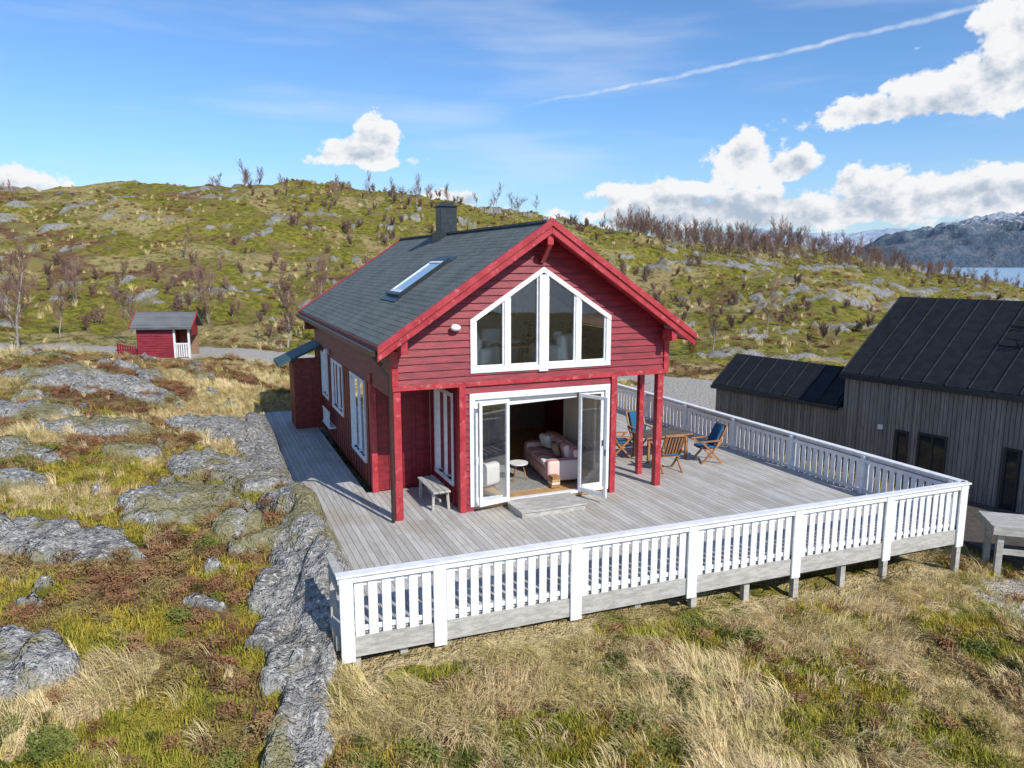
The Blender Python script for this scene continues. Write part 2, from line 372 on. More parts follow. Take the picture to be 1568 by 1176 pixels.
for sgn,ae in((-1,-.5),(1,6.94)):
    p=[(ae,B0),(RC,B0),(RC,B1),(ae,B1)]
    if sgn>0: p=[(RC,B0),(ae,B0),(ae,B1),(RC,B1)]
    rf.hexa([(a,b,zt(a)-.05) for a,b in p]+[(a,b,zt(a)) for a,b in p],'shingle')
    rf.hexa([(a,b,zt(a)-TH) for a,b in p]+[(a,b,zt(a)-.052) for a,b in p],'redtrim')
rf.beam((RC,B0,RZ-.01),(RC,B1,RZ-.01),.22,.05,'shingle')
rf.obj('roof',cab)
bg=MB()
for b,dr in((B0,-1),(B1,1)):
    for ae in(-.56,7.0):
        for (o,t0,t1) in((.045,.03,-.27),(.085,.045,-.11)):
            y0,y1=(b-o,b) if dr<0 else (b,b+o)
            if ae<RC: p=[(ae,y0),(RC,y0),(RC,y1),(ae,y1)]
            else: p=[(RC,y0),(ae,y0),(ae,y1),(RC,y1)]
            bg.hexa([(a,y,zt(a)+t1) for a,y in p]+[(a,y,zt(a)+t0) for a,y in p],'redtrim')
bg.box(-.54,-.51,B0,B1,3.60,3.79,'reddark'); bg.box(6.95,6.98,B0,B1,3.60,3.79,'redtrim')
bg.box(RC-.07,RC+.07,-.48,-.03,5.80,6.09,'redtrim'); bg.beam((RC,-.46,5.84),(RC,-.04,5.45),.10,.10,'redtrim')
for a in(.0,6.44):
    bg.box(a-.07,a+.07,-.48,-.06,3.62,3.88,'redtrim')
bg.box(-.45,.0,11.0,11.2,3.2,3.5,'reddark')
bg.obj('barge_boards',cab,bevel=.006)
gt=MB()
gt.box(-.66,-.545,B0+.02,B1,3.60,3.70,'brownmetal')
gt.tube((-.6,-.3,3.6),(-.22,-.08,3.15),.04,.04,'brownmetal',8); gt.tube((-.22,-.08,3.17),(-.22,-.08,.02),.04,.04,'brownmetal',8)
gt.box(7.0,7.1,B0+.02,B1,3.60,3.70,'brownmetal')
gt.obj('gutter',cab)
ch=MB(); ch.box(RC-.28,RC+.22,6.3,6.8,5.9,7.05,'flue'); ch.box(RC-.33,RC+.27,6.25,6.85,7.05,7.1,'flue'); ch.box(RC-.2,RC+.14,6.38,6.72,7.1,7.2,'flue'); ch.box(RC-.36,RC+.3,6.2,6.9,5.9,6.32,'flue')
ch.obj('chimney',cab,bevel=.01)
sk=MB()
def onroof(a,b,h): return (a-h*.557,b,zt(a)+h*.83)
def rslab(mb,a0,a1,b0,b1,h0,h1,m): mb.hexa([onroof(a0,b0,h0),onroof(a1,b0,h0),onroof(a1,b1,h0),onroof(a0,b1,h0),onroof(a0,b0,h1),onroof(a1,b0,h1),onroof(a1,b1,h1),onroof(a0,b1,h1)],m)
rslab(sk,.70,.78,2.5,3.8,0,.09,'flue');rslab(sk,1.9,1.98,2.5,3.8,0,.09,'flue');rslab(sk,.782,1.898,2.5,2.58,0,.09,'flue');rslab(sk,.782,1.898,3.72,3.8,0,.09,'flue')
rslab(sk,.86,1.82,2.66,3.64,.0,.06,'skyglass'); rslab(sk,.782,.858,2.582,3.718,0,.08,'white');rslab(sk,1.822,1.896,2.582,3.718,0,.08,'white');rslab(sk,.86,1.82,2.582,2.658,0,.08,'white');rslab(sk,.86,1.82,3.642,3.718,0,.08,'white')
rslab(sk,1.98,2.12,2.4,3.9,.0,.02,'flue'); rslab(sk,.55,.70,2.4,3.9,.0,.02,'flue')
sk.obj('skylight',cab)
wf=MB(); gl=MB()
def fb(mb,mp,pts,o0,o1,m):
    mb.hexa([mp(s,z,o1) for s,z in pts]+[mp(s,z,o0) for s,z in pts],m)
zt2=lambda a:5.32-.645*abs(a-WC)
def slant(a0,a1,off0,off1):
    return [(a0,zt2(a0)-off1),(a1,zt2(a1)-off1),(a1,zt2(a1)-off0),(a0,zt2(a0)-off0)]
O0,O1=-.06,.055
fb(wf,fm,[(WA-.07,3.08),(WB+.07,3.08),(WB+.07,3.19),(WA-.07,3.19)],O0,O1,'white')
for a0,a1 in((WA-.07,WA+.05),(WB-.05,WB+.07)):
    fb(wf,fm,[(a0,3.192),(a1,3.192),(a1,zt2(a1)-.11),(a0,zt2(a0)-.11)],O0,O1,'white')
fb(wf,fm,[(WC-.11,3.04),(WC+.11,3.04),(WC+.11,zt2(WC+.11)-.08),(WC-.11,zt2(WC+.11)-.08)],-.065,.075,'white')
fb(wf,fm,slant(WA-.07,WC,-.02,.10),-.062,.06,'white'); fb(wf,fm,slant(WC,WB+.07,-.02,.10),-.062,.06,'white')
for c in(2.40,4.14):
    fb(wf,fm,[(c-.06,3.192),(c+.06,3.192),(c+.06,zt2(c+.06)-.1),(c-.06,zt2(c-.06)-.1)],-.05,.045,'white')
for a0,a1 in((WA+.05,2.34),(2.46,WC-.11),(WC+.11,4.08),(4.20,WB-.05)):
    fb(wf,fm,[(a0,3.192),(a1,3.192),(a1,3.24),(a0,3.24)],-.04,.02,'white')
    fb(wf,fm,[(a0,3.24),(a0+.04,3.24),(a0+.04,zt2(a0+.04)-.1),(a0,zt2(a0)-.1)],-.04,.018,'white')
    fb(wf,fm,[(a1-.04,3.24),(a1,3.24),(a1,zt2(a1)-.1),(a1-.04,zt2(a1-.04)-.1)],-.04,.018,'white')
gl.poly([fm(WA,3.1,-.02),fm(WB,3.1,-.02),fm(WB,4.2,-.02),fm(WC,5.25,-.02),fm(WA,4.2,-.02)],'glass')
def window(mp,s0,s1,z0,z1,mull=(),curtain=True,tr=.09):
    fb(wf,mp,[(s0-tr,z0-tr),(s1+tr,z0-tr),(s1+tr,z0),(s0-tr,z0)],-.05,.07,'white'); fb(wf,mp,[(s0-tr,z1),(s1+tr,z1),(s1+tr,z1+tr),(s0-tr,z1+tr)],-.05,.07,'white')
    fb(wf,mp,[(s0-tr,z0+.001),(s0,z0+.001),(s0,z1-.001),(s0-tr,z1-.001)],-.05,.065,'white'); fb(wf,mp,[(s1,z0+.001),(s1+tr,z0+.001),(s1+tr,z1-.001),(s1,z1-.001)],-.05,.065,'white')
    for q in [s0+.025,s1-.025]+[x for x in mull]:
        w=.03 if q in(s0+.025,s1-.025) else .045
        fb(wf,mp,[(q-w,z0),(q+w,z0),(q+w,z1),(q-w,z1)],-.045,.03,'white')
    gl.poly([mp(s0,z0,.0),mp(s1,z0,.0),mp(s1,z1,.0),mp(s0,z1,.0)],'glass')
    if curtain:
        wf.poly([mp(s0,z0,-.12),mp(s0+(s1-s0)*.3,z0,-.12),mp(s0+(s1-s0)*.25,z1,-.12),mp(s0,z1,-.12)],'fabricw')
        wf.poly([mp(s1-(s1-s0)*.3,z0,-.12),mp(s1,z0,-.12),mp(s1,z1,-.12),mp(s1-(s1-s0)*.25,z1,-.12)],'fabricw')
window(lm,3.0,4.6,.62,2.52,(3.8,)); window(lm,5.95,7.6,1.2,2.52,(6.78,)); window(lm,8.5,9.6,1.25,2.52,(9.05,))
window(bl_,.55,1.75,.55,2.5,(1.15,),False)
window(rb,5.45,6.25,.12,2.15,(),True)
window(br_,.6,1.7,.15,2.25,(1.15,),False)
def leaf(p0,p1,z0,z1,fr=.075,t=.045):
    (a0,b0),(a1,b1)=p0,p1; L=math.hypot(a1-a0,b1-b0); ux,uy=(a1-a0)/L,(b1-b0)/L
    mp=lambda s,z,o:(a0+ux*s+uy*o,b0+uy*s-ux*o,z)
    fb(wf,mp,[(0,z0),(fr,z0),(fr,z1),(0,z1)],-t/2,t/2,'white'); fb(wf,mp,[(L-fr,z0),(L,z0),(L,z1),(L-fr,z1)],-t/2,t/2,'white')
    fb(wf,mp,[(fr,z0),(L-fr,z0),(L-fr,z0+fr+.03),(fr,z0+fr+.03)],-t/2+.002,t/2-.002,'white'); fb(wf,mp,[(fr,z1-fr),(L-fr,z1-fr),(L-fr,z1),(fr,z1)],-t/2+.002,t/2-.002,'white')
    gl.poly([mp(fr,z0+fr,0),mp(L-fr,z0+fr,0),mp(L-fr,z1-fr,0),mp(fr,z1-fr,0)],'glass')
    h=mp(L-.03,(z0+z1)/2-.1,t/2+.02); wf.box(h[0]-.012,h[0]+.012,h[1]-.012,h[1]+.012,h[2]-.07,h[2]+.07,'flue')
fb(wf,fm,[(1.52,2.5),(5.0,2.5),(5.0,2.64),(1.52,2.64)],-.08,.06,'white')
for a0,a1 in((1.52,1.64),(4.88,5.0)): fb(wf,fm,[(a0,.10),(a1,.10),(a1,2.498),(a0,2.498)],-.08,.055,'white')
fb(wf,fm,[(1.641,.10),(4.879,.10),(4.879,.165),(1.641,.165)],-.08,.05,'white')
leaf((1.65,.02),(2.45,.02),.17,2.49); leaf((4.22,.02),(4.87,.02),.17,2.49)
leaf((2.42,-.10),(1.66,-.24),.15,2.47); leaf((4.20,-.04),(4.52,-.78),.15,2.47)
fb(wf,fm,[(2.46,2.30),(4.2,2.36),(4.2,2.49),(2.46,2.49)],-.12,-.08,'fabricw')
wf.obj('window_frames',cab,bevel=.004); gl.obj('window_glass',cab)
lp=MB()
def sphere_to(mb,c,r,m,sx=1,sy=1,sz=1,nu=12,nv=8):
    k=len(mb.v);i=mb.mi(m)
    for a in range(nv+1):
        for b in range(nu):
            t=math.pi*a/nv;p=2*math.pi*b/nu
            mb.v.append((c[0]+r*sx*math.sin(t)*math.cos(p),c[1]+r*sy*math.sin(t)*math.sin(p),c[2]+r*sz*math.cos(t)))
    for a in range(nv):
        for b in range(nu):
            mb.f.append((k+a*nu+b,k+(a+1)*nu+b,k+(a+1)*nu+(b+1)%nu,k+a*nu+(b+1)%nu)); mb.m.append(i)
sphere_to(lp,(1.2,-.12,4.08),.1,'white',1.2,.8,.7); lp.box(1.15,1.25,-.06,-.01,4.05,4.15,'white'); lp.obj('outdoor_lamp',cab,smooth=True)
en=MB()
def em(s,z,o): return (s,9.95-o,z)
vboards(en,em,-.98,-.16,.0,2.35,[],'reddark'); vboards(en,lambda s,z,o:(-.98-o,s,z),9.95,11.2,0,2.2,[],'reddark')
en.hexa([(-1.5,9.7,2.12),(-.15,9.7,2.72),(-.15,11.4,2.72),(-1.5,11.4,2.12),(-1.5,9.7,2.2),(-.15,9.7,2.8),(-.15,11.4,2.8),(-1.5,11.4,2.2)],'teal')
for k in range(8): en.box(-.34,-.32,7.3+k*.15,7.38+k*.15,.55,.95,'white')
en.box(-.36,-.145,7.25,8.5,.5,.548,'white'); en.box(-.35,-.31,7.25,8.5,.952,1.0,'white')
sphere_to(en,(-.22,8.05,2.75),.1,'white')
en.obj('entrance_lean_to',cab)
def cushion(name,x0,x1,y0,y1,z0,z1,m,parent,bev=.06,rot=None):
    mb=MB(); cx,cy,cz=(x0+x1)/2,(y0+y1)/2,(z0+z1)/2; mb.box(x0-cx,x1-cx,y0-cy,y1-cy,z0-cz,z1-cz,m)
    o=mb.obj(name,parent,smooth=True); o.location=(cx,cy,cz); b=o.modifiers.new('b','BEVEL'); b.width=bev;b.segments=4
    if rot: o.rotation_euler=rot
    return o
def sofa(name,x,y,rz,L,z,m,parent=None):
    e=empty(name,(x,y,z),rz,parent)
    cushion('seat_base',-L/2,L/2,-.42,.42,.08,.34,m,e,.04)
    cushion('backrest',-L/2,L/2,.24,.48,.2,.85,m,e,.09,(.12,0,0))
    cushion('armrest_1',-L/2-.12,-L/2+.12,-.44,.44,.08,.62,m,e,.09); cushion('armrest_2',L/2-.12,L/2+.12,-.44,.44,.08,.62,m,e,.09)
    k=max(1,round(L/.75)); w=(L-.26)/k
    for i in range(k): 
        cushion('seat_cushion_%d'%i,-L/2+.13+i*w,-L/2+.13+(i+1)*w-.01,-.42,.25,.34,.5,m,e,.05); cushion('back_cushion_%d'%i,-L/2+.15+i*w,-L/2+.13+(i+1)*w-.03,.08,.26,.5,.9,m,e,.07,(.2,0,0))
    return e
sx,sy=loc2w(4.3,1.6); s1=sofa('striped_sofa',sx,sy,ANG-math.pi/2-.15,1.9,.14,'sofa')
cushion('pillow_1',-.6,-.2,-.1,.06,.55,.92,'fabricw',s1,.07,(.35,0,.3)); cushion('pillow_2',.2,.6,-.1,.06,.55,.9,'inwall',s1,.07,(.35,0,-.2))
cushion('throw_blanket',.5,.8,-.46,-.1,.44,.54,'fabricw',s1,.04)
tb=MB(); tb.tube((0,0,.43),(0,0,.46),.24,.24,'white',20,True)
for k in range(3):
    t=k*2.1; tb.tube((.1*math.cos(t),.1*math.sin(t),.43),(.22*math.cos(t),.22*math.sin(t),0),.015,.012,'teak')
tx,ty=loc2w(3.25,1.3); o=tb.obj('side_table'); o.location=(tx,ty,.14)
rg=MB(); rg.box(2.5,4.0,.5,2.9,.141,.155,'rug'); rg.obj('rug',cab)
bk=MB()
for k in range(4): bk.box(3.7+.01*k,3.92,.35,.58,.157+k*.07,.157+k*.07+.06,['teak','cream','floor','teak'][k])
bk.obj('book_stack',cab)  # pile of flat books just inside the doors
stv=MB(); stv.box(3.2,3.75,5.7,6.2,.14,1.25,'black'); stv.tube((3.5,5.95,1.25),(3.5,5.95,2.86),.08,.08,'black',10); stv.box(3.3,3.7,5.66,5.7,.6,1.1,'darkglass'); stv.obj('wood_stove',cab)
sx,sy=loc2w(2.1,1.2); s2=sofa('armchair',sx,sy,ANG+math.pi/2+.4,.6,.14,'fabricw')
sx,sy=loc2w(3.85,.7); s3=sofa('armchair',sx,sy,ANG+math.pi+.6,.6,2.95,'fabricw')
sx,sy=loc2w(2.9,2.0); s4=sofa('armchair',sx,sy,ANG+.3,.9,2.95,'fabricw')
sx,sy=loc2w(2.0,.7); s5=sofa('armchair',sx,sy,ANG+2.3,.5,2.95,'fabricw')
up=MB(); up.box(2.5,3.3,.6,1.2,3.5,3.54,'teak')
for q in((2.55,.65),(3.25,.65),(2.55,1.15),(3.25,1.15)): up.box(q[0]-.03,q[0]+.03,q[1]-.03,q[1]+.03,2.95,3.5,'teak')
up.obj('coffee_table',cab)
def pot_plant(x,y,z,s,nm='potted_plant'):
    mb=MB(); mb.tube((0,0,0),(0,0,.22),.09,.12,'fabricw',12,True)
    for k in range(38):
        t=random.uniform(0,6.28); r=random.uniform(.05,.28); h=random.uniform(.35,.8); c=Vector((r*math.cos(t),r*math.sin(t),h)); d=Vector((math.cos(t),math.sin(t),.3))*.08; sd=Vector((-math.sin(t),math.cos(t),0))*.035
        mb.poly([c-d,c+sd,c+d,c-sd],'leaf'); mb.tube((0,0,.2),c-d,.005,.004,'leaf',3)
    o=mb.obj(nm); o.location=(x,y,z); o.scale=(s,)*3; return o
x,y=loc2w(4.6,1.2); pot_plant(x,y,2.95,1.3)
x,y=loc2w(3.6,1.5); pot_plant(x,y,2.95,1.4)
# ------------------------------------------------------------------ DECK
dk=empty('wooden_deck',(OX,OY,0),ANG)
FL=(-2.1,-4.46); FR=(10.62,-4.9)
def bfront(a): return FL[1]+(FR[1]-FL[1])*(a-FL[0])/(FR[0]-FL[0])
db=MB(); a=-2.1;k=0
while a<10.55:
    w=.119; f=bfront(a)+.02
    if a<-.35: segs=[(f,13.2)]
    elif a<6.55: segs=[(f,2.2)]
    else: segs=[(f,9.6)]
    for (u,v) in segs:
        s=u; first=random.uniform(1.0,4.2)
        while s<v-.01:
            e=min(v,s+first); first=4.2
            dz=random.uniform(-.0015,.0015)
            db.box(a,a+w,s,e-.004,-.028+dz,dz,'deck'); s=e
    a+=.128
db.obj('deck_boards',dk)
ds=MB()
for b in np.arange(-4.3,9.6,.9): ds.box(6.6 if b>2 else -2.05,10.5,b,b+.05,-.2,-.032,'darkwood')
for b in np.arange(2.3,13,.9): ds.box(-2.05,-.2,b,b+.05,-.2,-.032,'darkwood')
def fbeam(z0,z1,o0,o1,m,a0=-2.1,a1=10.62):
    ds.hexa([(a0,bfront(a0)-o1,z0),(a1,bfront(a1)-o1,z0),(a1,bfront(a1)-o0,z0),(a0,bfront(a0)-o0,z0),(a0,bfront(a0)-o1,z1),(a1,bfront(a1)-o1,z1),(a1,bfront(a1)-o0,z1),(a0,bfront(a0)-o0,z1)],m)
fbeam(-.34,-.03,.0,.05,'greywood')
fbeam(-.62,-.40,-.45,-.40,'darkwood')
ds.box(10.56,10.61,-4.85,9.6,-.30,-.02,'greywood'); ds.box(-2.15,-2.1,-4.4,13.2,-.25,-.02,'greywood')
PA=[-2.02,-.6,1.7,3.95,6.25,8.5,10.55]
for a in PA+[-1.3,.55,2.8,5.1,7.4]:
    X,Y=loc2w(a,-4.4); z=float(H(np.array([X]),np.array([Y]))[0])
    ds.box(a-.05+.15,a+.07+.15,bfront(a)+.06,bfront(a)+.17,z-.3,-.33,'greywood')
ds.obj('substructure',dk)
stp=MB(); stp.box(2.35,3.95,-.95,-.08,.12,.16,'greywood'); stp.box(2.38,3.92,-.92,-.1,.0,.119,'greywood'); stp.obj('entrance_step',dk,bevel=.006)
rl=empty('white_railing',(OX,OY,0),ANG)
ra=MB()
def rail_run(p,q,posts,outer,pitch=.19,bw=.128,side=1):
    (a0,b0),(a1,b1)=p,q; L=math.hypot(a1-a0,b1-b0); ux,uy=(a1-a0)/L,(b1-b0)/L; nx,ny=uy*side,-ux*side
    mp=lambda s,z,o:(a0+ux*s+nx*o,b0+uy*s+ny*o,z)
    def hb(s0,s1,z0,z1,o0,o1,m='white'):
        ra.hexa([mp(s0,z0,o1),mp(s1,z0,o1),mp(s1,z0,o0),mp(s0,z0,o0),mp(s0,z1,o1),mp(s1,z1,o1),mp(s1,z1,o0),mp(s0,z1,o0)],m)
    hb(-.04,L+.04,.93,.965,-.07,.11); hb(-.02,L+.02,.83,.928,.045,.075); hb(0,L,.74,.83,-.03,.0)
    hb(0,L,.03,.11,-.03,.0)
    for s in posts:
        hb(s-.1,s+.1,-.40,.929,.052,.088) if outer else hb(s-.06,s+.06,-.3,.929,.052,.08)
        hb(s-.045,s+.045,-.0,.929,-.1,-.032)
    allp=sorted(posts)
    for i in range(len(allp)-1):
        u=allp[i]+.12; v=allp[i+1]-.12; n=max(1,int(round((v-u+.06)/pitch))); st_=(v-u+.06)/n
        for k in range(n):
            hb(u+k*st_,u+k*st_+bw*st_/.19,-.03+random.uniform(-.006,.006),.80,.003,.027)
fl=[a+2.1 for a in PA]; fl[0]=.1; fl[-1]=12.62
rail_run(FL,FR,fl,True)
rail_run((10.6,-4.85),(10.5,9.6),[.2,2.4,4.7,7.0,9.3,11.6,14.3],False,side=1)
rail_run((10.5,9.6),(7.6,9.6),[.1,2.8],False)
ra.box(-2.12,-2.03,-3.75,-3.66,-.2,.9,'greywood'); ra.box(-2.14,-2.02,-4.4,-3.6,.90,.94,'greywood'); ra.box(-2.11,-2.07,-4.4,-3.65,.62,.74,'greywood'); ra.box(-2.11,-2.07,-4.4,-3.65,.3,.42,'greywood')
ra.obj('rails_and_balusters',rl,bevel=.004)
bn=MB()
for k in range(3): bn.box(-.65,.65,-.2+k*.135,-.075+k*.135,.42,.46,'greywood')
for x in(-.5,.5):
    bn.beam((x,-.16,.42),(x,-.19,0),.06,.06,'greywood'); bn.beam((x,.16,.42),(x,.17,0),.06,.06,'greywood'); bn.box(x-.03,x+.03,-.16,.16,.36,.42,'greywood')
bn.beam((-.5,0,.2),(.5,0,.2),.04,.06,'greywood')
o=bn.obj('wooden_bench',bevel=.005); x,y=loc2w(.95,.85); o.location=(x,y,0); o.rotation_euler=(0,0,ANG+math.pi/2)
# ------------------------------------------------------------------ garden chairs + table
def chair(x,y,rz):
    mb=MB()
    for s in(-.27,.27):
        mb.beam((s,-.28,0),(s,.30,.62),.035,.05,'teak'); mb.beam((s,.34,0),(s,-.26,.60),.035,.05,'teak')
        mb.beam((s,-.34,.62),(s,.26,.64),.06,.03,'teak'); mb.beam((s,.12,.40),(s,.44,1.05),.035,.045,'teak')
    for k in range(7): mb.box(-.25,.25,-.27+k*.068,-.22+k*.068,.40,.42,'teak')
    for k in range(6):
        sx=-.21+k*.084; mb.beam((sx,.17,.47),(sx,.43,1.02),.045,.015,'teak')
    mb.beam((-.28,.43,1.03),(.28,.43,1.03),.05,.06,'teak')
    o=mb.obj('garden_chair'); o.location=(x,y,0); o.rotation_euler=(0,0,rz)
    cushion('seat_pad',-.23,.23,-.28,.18,.42,.48,'blue',o,.025)
    c=cushion('back_pad',-.22,.22,-.03,.03,-.30,.30,'blue',o,.025); c.location=(0,.245,.77); c.rotation_euler=(-.44,0,0)
    return o
for (a,b,r) in((8.95,1.35,-1.75),(7.45,1.05,math.pi-.15),(7.0,2.75,1.35),(8.1,3.35,-.05)):
    x,y=loc2w(a,b); chair(x,y,ANG+r)
tm=MB()
for k in range(9): tm.box(-.75,.75,-.45+k*.1,-.455+k*.1+.095,.70,.73,'darkwood')
tm.box(-.76,.76,-.47,-.455,.69,.735,'teak'); 
for x in(-.62,.62):
    for y in(-.36,.36): tm.box(x-.035,x+.035,y-.035,y+.035,0,.70,'teak')
tm.box(-.6,.6,-.38,-.34,.6,.7,'teak'); tm.box(-.6,.6,.34,.38,.6,.7,'teak')
o=tm.obj('garden_table',bevel=.004); x,y=loc2w(8.0,2.2); o.location=(x,y,0); o.rotation_euler=(0,0,ANG)
# ------------------------------------------------------------------ NEIGHBOUR
nbang=math.atan2(-.83,.557)
nb=empty('dark_modern_house',(10.4,22.6,0),nbang)
nw=MB(); E=2.0; ZB=-1.6
Lm=13.0
nw.box(0,Lm,.12,6,ZB,E-.03,'clad')
ops=[(1.72,2.1,-.55,.55),(2.36,3.18,-.75,.6),(4.62,5.0,-1.2,.62)]
def nm(s,z,o): return (s,.12-o,z)
def nvb(mb,mp,s0,s1,z0,z1,ops):
    s=s0
    while s<s1:
        zi=[(z0,z1)]; sm=s+.06
        for (ol,orr,a,b) in ops:
            if ol<sm<orr: zi=[q for (u,v) in zi for q in((u,a),(b,v))]
        for u,v in zi:
            if v-u>.02: mb.hexa([mp(s,u,.05),mp(s+.105,u,.05),mp(s+.105,u,.001),mp(s,u,.001),mp(s,v,.05),mp(s+.105,v,.05),mp(s+.105,v,.001),mp(s,v,.001)],'clad')
        s+=.12
nvb(nw,nm,0,Lm,ZB,E-.04,ops)
for (a,b,c,d) in ops:
    nw.box(a+.05,b-.05,.085,.118,c+.04,d-.04,'darkglass')
    for q in((a,a+.06,c,d),(b-.06,b,c,d),(a+.06,b-.06,c,c+.06),(a+.06,b-.06,d-.06,d)): nw.box(q[0],q[1],.04,.119,q[2],q[3],'flue')
nw.box(2.74,2.80,.05,.118,-.69,.54,'flue')
for s in np.arange(.0,6.,.12):
    zt_=E+.75*min(s,6-s); nw.box(-.04,.0,.12+s,.12+s+.105,ZB,zt_-.02,'clad')
WE=.93
nw.box(-5.1,-.05,.12,2.6,ZB,WE-.03,'clad'); nvb(nw,nm,-5.1,-.05,ZB,WE-.04,[])
for s in np.arange(.0,2.5,.12): nw.box(-5.14,-5.1,.12+s,.12+s+.105,ZB,WE+.8*min(s,2.5-s)-.02,'clad')
nw.obj('walls',nb)
nr=MB()
def gable(x0,x1,y0,ym,z0,zm,seam):
    nr.hexa([(x0,y0,z0-.06),(x1,y0,z0-.06),(x1,ym,zm-.06),(x0,ym,zm-.06),(x0,y0,z0+.05),(x1,y0,z0+.05),(x1,ym,zm+.05),(x0,ym,zm+.05)],'blackroof')
    y2=2*ym-y0
    nr.hexa([(x0,ym,zm-.06),(x1,ym,zm-.06),(x1,y2,z0-.06),(x0,y2,z0-.06),(x0,ym,zm+.05),(x1,ym,zm+.05),(x1,y2,z0+.05),(x0,y2,z0+.05)],'blackroof')
    x=x0
    while x<=x1:
        nr.beam((x+.02,y0,z0+.065),(x+.02,ym,zm+.065),.025,.05,'seam'); x+=seam
gable(-.12,Lm,.0,3.06,E,4.28,.62); gable(-5.25,-.13,.0,1.33,WE,1.98,.62)
nr.box(-.12,Lm,-.08,-.002,E-.12,E+.03,'flue'); nr.box(-5.25,-.13,-.08,-.002,WE-.1,WE+.03,'flue')
for (x,t) in((4.2,.50),(4.2,.72)):
    y=3.06*t; z=E+2.28*t
    nr.beam((x-.4,y-.05,z+.2),(x+.4,y-.05,z+.2),.05,.05,'flue'); nr.beam((x-.1,y+.0,z),(x-.1,y-.2,z+.25),.03,.03,'flue'); nr.beam((x+.1,y,z),(x+.1,y-.2,z+.25),.03,.03,'flue')
for t in(.35,.5,.65,.8): nr.beam((4.75,3.06*t,E+2.28*t+.2),(5.05,3.06*t,E+2.28*t+.2),.04,.04,'flue')
nr.beam((4.75,.8,E+.75),(4.75,2.8,E+2.25),.03,.04,'flue'); nr.beam((5.05,.8,E+.75),(5.05,2.8,E+2.25),.03,.04,'flue')
nr.obj('roof',nb)
nl=MB()
for s,z in((1.25,.55),(5.4,.5)): nl.box(s-.06,s+.06,-.02,.07,z-.07,z+.07,'white')
nl.obj('wall_lamps',nb)
pl=MB(); 
for k in range(8): pl.box(-.2,3.0,-1.0+k*.122,-.885+k*.122,.0,.03,'greywood')
pl.box(-.22,3.0,-1.04,-1.0,-.16,.03,'greywood'); pl.box(-.24,-.2,-1.0,.0,-.16,.03,'greywood')
for x in(0,1.3,2.6):
    for y in(-.9,-.15): pl.box(x-.1,x+.02,y-.05,y+.07,-1.6,-.0,'greywood')
pl.box(-.1,2.6,-.93,-.88,-.62,-.5,'greywood')
o=pl.obj('timber_bench_frame'); o.location=(10.75,15.75,-.12); o.rotation_euler=(0,0,-.3)
dk2=MB()
for k in range(26): dk2.box(0,7,-.1-k*.128,.0-k*.128+.02,-.03,0,'darkwood')
dk2.box(0,7,-3.3,.0,-.3,-.04,'darkwood')
o=dk2.obj('neighbour_terrace'); o.location=(12.2,20.0,-1.05); o.rotation_euler=(0,0,nbang)
# ------------------------------------------------------------------ SHED
sz=float(H(np.array([-19.8]),np.array([42.]))[0])
sh=empty('red_garden_shed',(-19.8,42.,sz+.0),math.radians(8))
s=MB()
siding(s,lambda q,z,o:(q,-.9-o,z),.0,1.7,-1.4,.55,[],'red',.14)
siding(s,lambda q,z,o:(-1.4-o,q,z),.0,1.7,-.85,.9,[],'red',.14)
s.box(-1.35,.5,-.8,.9,0,1.7,'red'); s.box(.62,.7,.0,.9,0,1.7,'reddark')
for x in(.6,1.38): s.box(x-.05,x+.05,-.95,-.85,0,1.75,'white')
for k in range(6): s.box(.68+k*.12,.75+k*.12,-.93,-.9,.05,.8,'white')
s.box(.62,1.4,-.935,-.895,.78,.85,'white'); s.box(.7,1.4,.82,.9,0,1.7,'inwall'); s.box(1.33,1.4,-.85,.9,1.2,1.7,'red')
s.box(-1.4,1.45,-.95,.9,-.5,.0,'greywood')
for (y0,y1,z0,z1) in((-1.2,0,1.65,2.45),(0,1.2,2.45,1.65)):
    s.hexa([(-1.65,y0,z0),(1.65,y0,z0),(1.65,y1,z1),(-1.65,y1,z1),(-1.65,y0,z0+.1),(1.65,y0,z0+.1),(1.65,y1,z1+.1),(-1.65,y1,z1+.1)],'shingle2')
for x in(-1.4,1.36):
    s.poly([(x,-1,1.65),(x,1,1.65),(x,0,2.4)],'red')
s.beam((-1.67,-1.2,1.72),(-1.67,0,2.52),.03,.16,'redtrim'); s.beam((1.67,-1.2,1.72),(1.67,0,2.52),.03,.16,'redtrim')
s.obj('walls_and_roof',sh)
fz=MB()
for k in range(9): fz.box(-2.6+k*.13,-2.5+k*.13,-.6,-.57,-.2,.75-.03*k,'red')
fz.box(-2.7,-1.5,-.57,-.54,.3,.38,'red'); o=fz.obj('red_fence'); o.location=(-19.8,42,sz+.1); o.rotation_euler=(0,0,math.radians(8))
# ------------------------------------------------------------------ TERRAIN
Ng=900; kk=math.asinh(1200/5.5)/(Ng/2)
ii=np.arange(Ng+1)-Ng/2
gx=-2.5+5.5*np.sinh(kk*ii); gy=14+5.5*np.sinh(kk*ii)
GX,GY=np.meshgrid(gx,gy); fx=GX.ravel(); fy=GY.ravel()
Z=np.empty_like(fx); RM=[np.empty_like(fx) for _ in range(4)]
for c in range(0,len(fx),200000):
    sl_=slice(c,c+200000); Z[sl_]=H(fx[sl_],fy[sl_]); q=masks(fx[sl_],fy[sl_])
    for i in range(4): RM[i][sl_]=q[i]
me=bpy.data.meshes.new('hillside_terrain'); nv=len(fx); W=Ng+1
co=np.c_[fx,fy,Z].astype(np.float32); me.vertices.add(nv); me.vertices.foreach_set('co',co.ravel())
idx=np.arange(nv).reshape(W,W); qd=np.stack([idx[:-1,:-1],idx[:-1,1:],idx[1:,1:],idx[1:,:-1]],-1).reshape(-1,4)
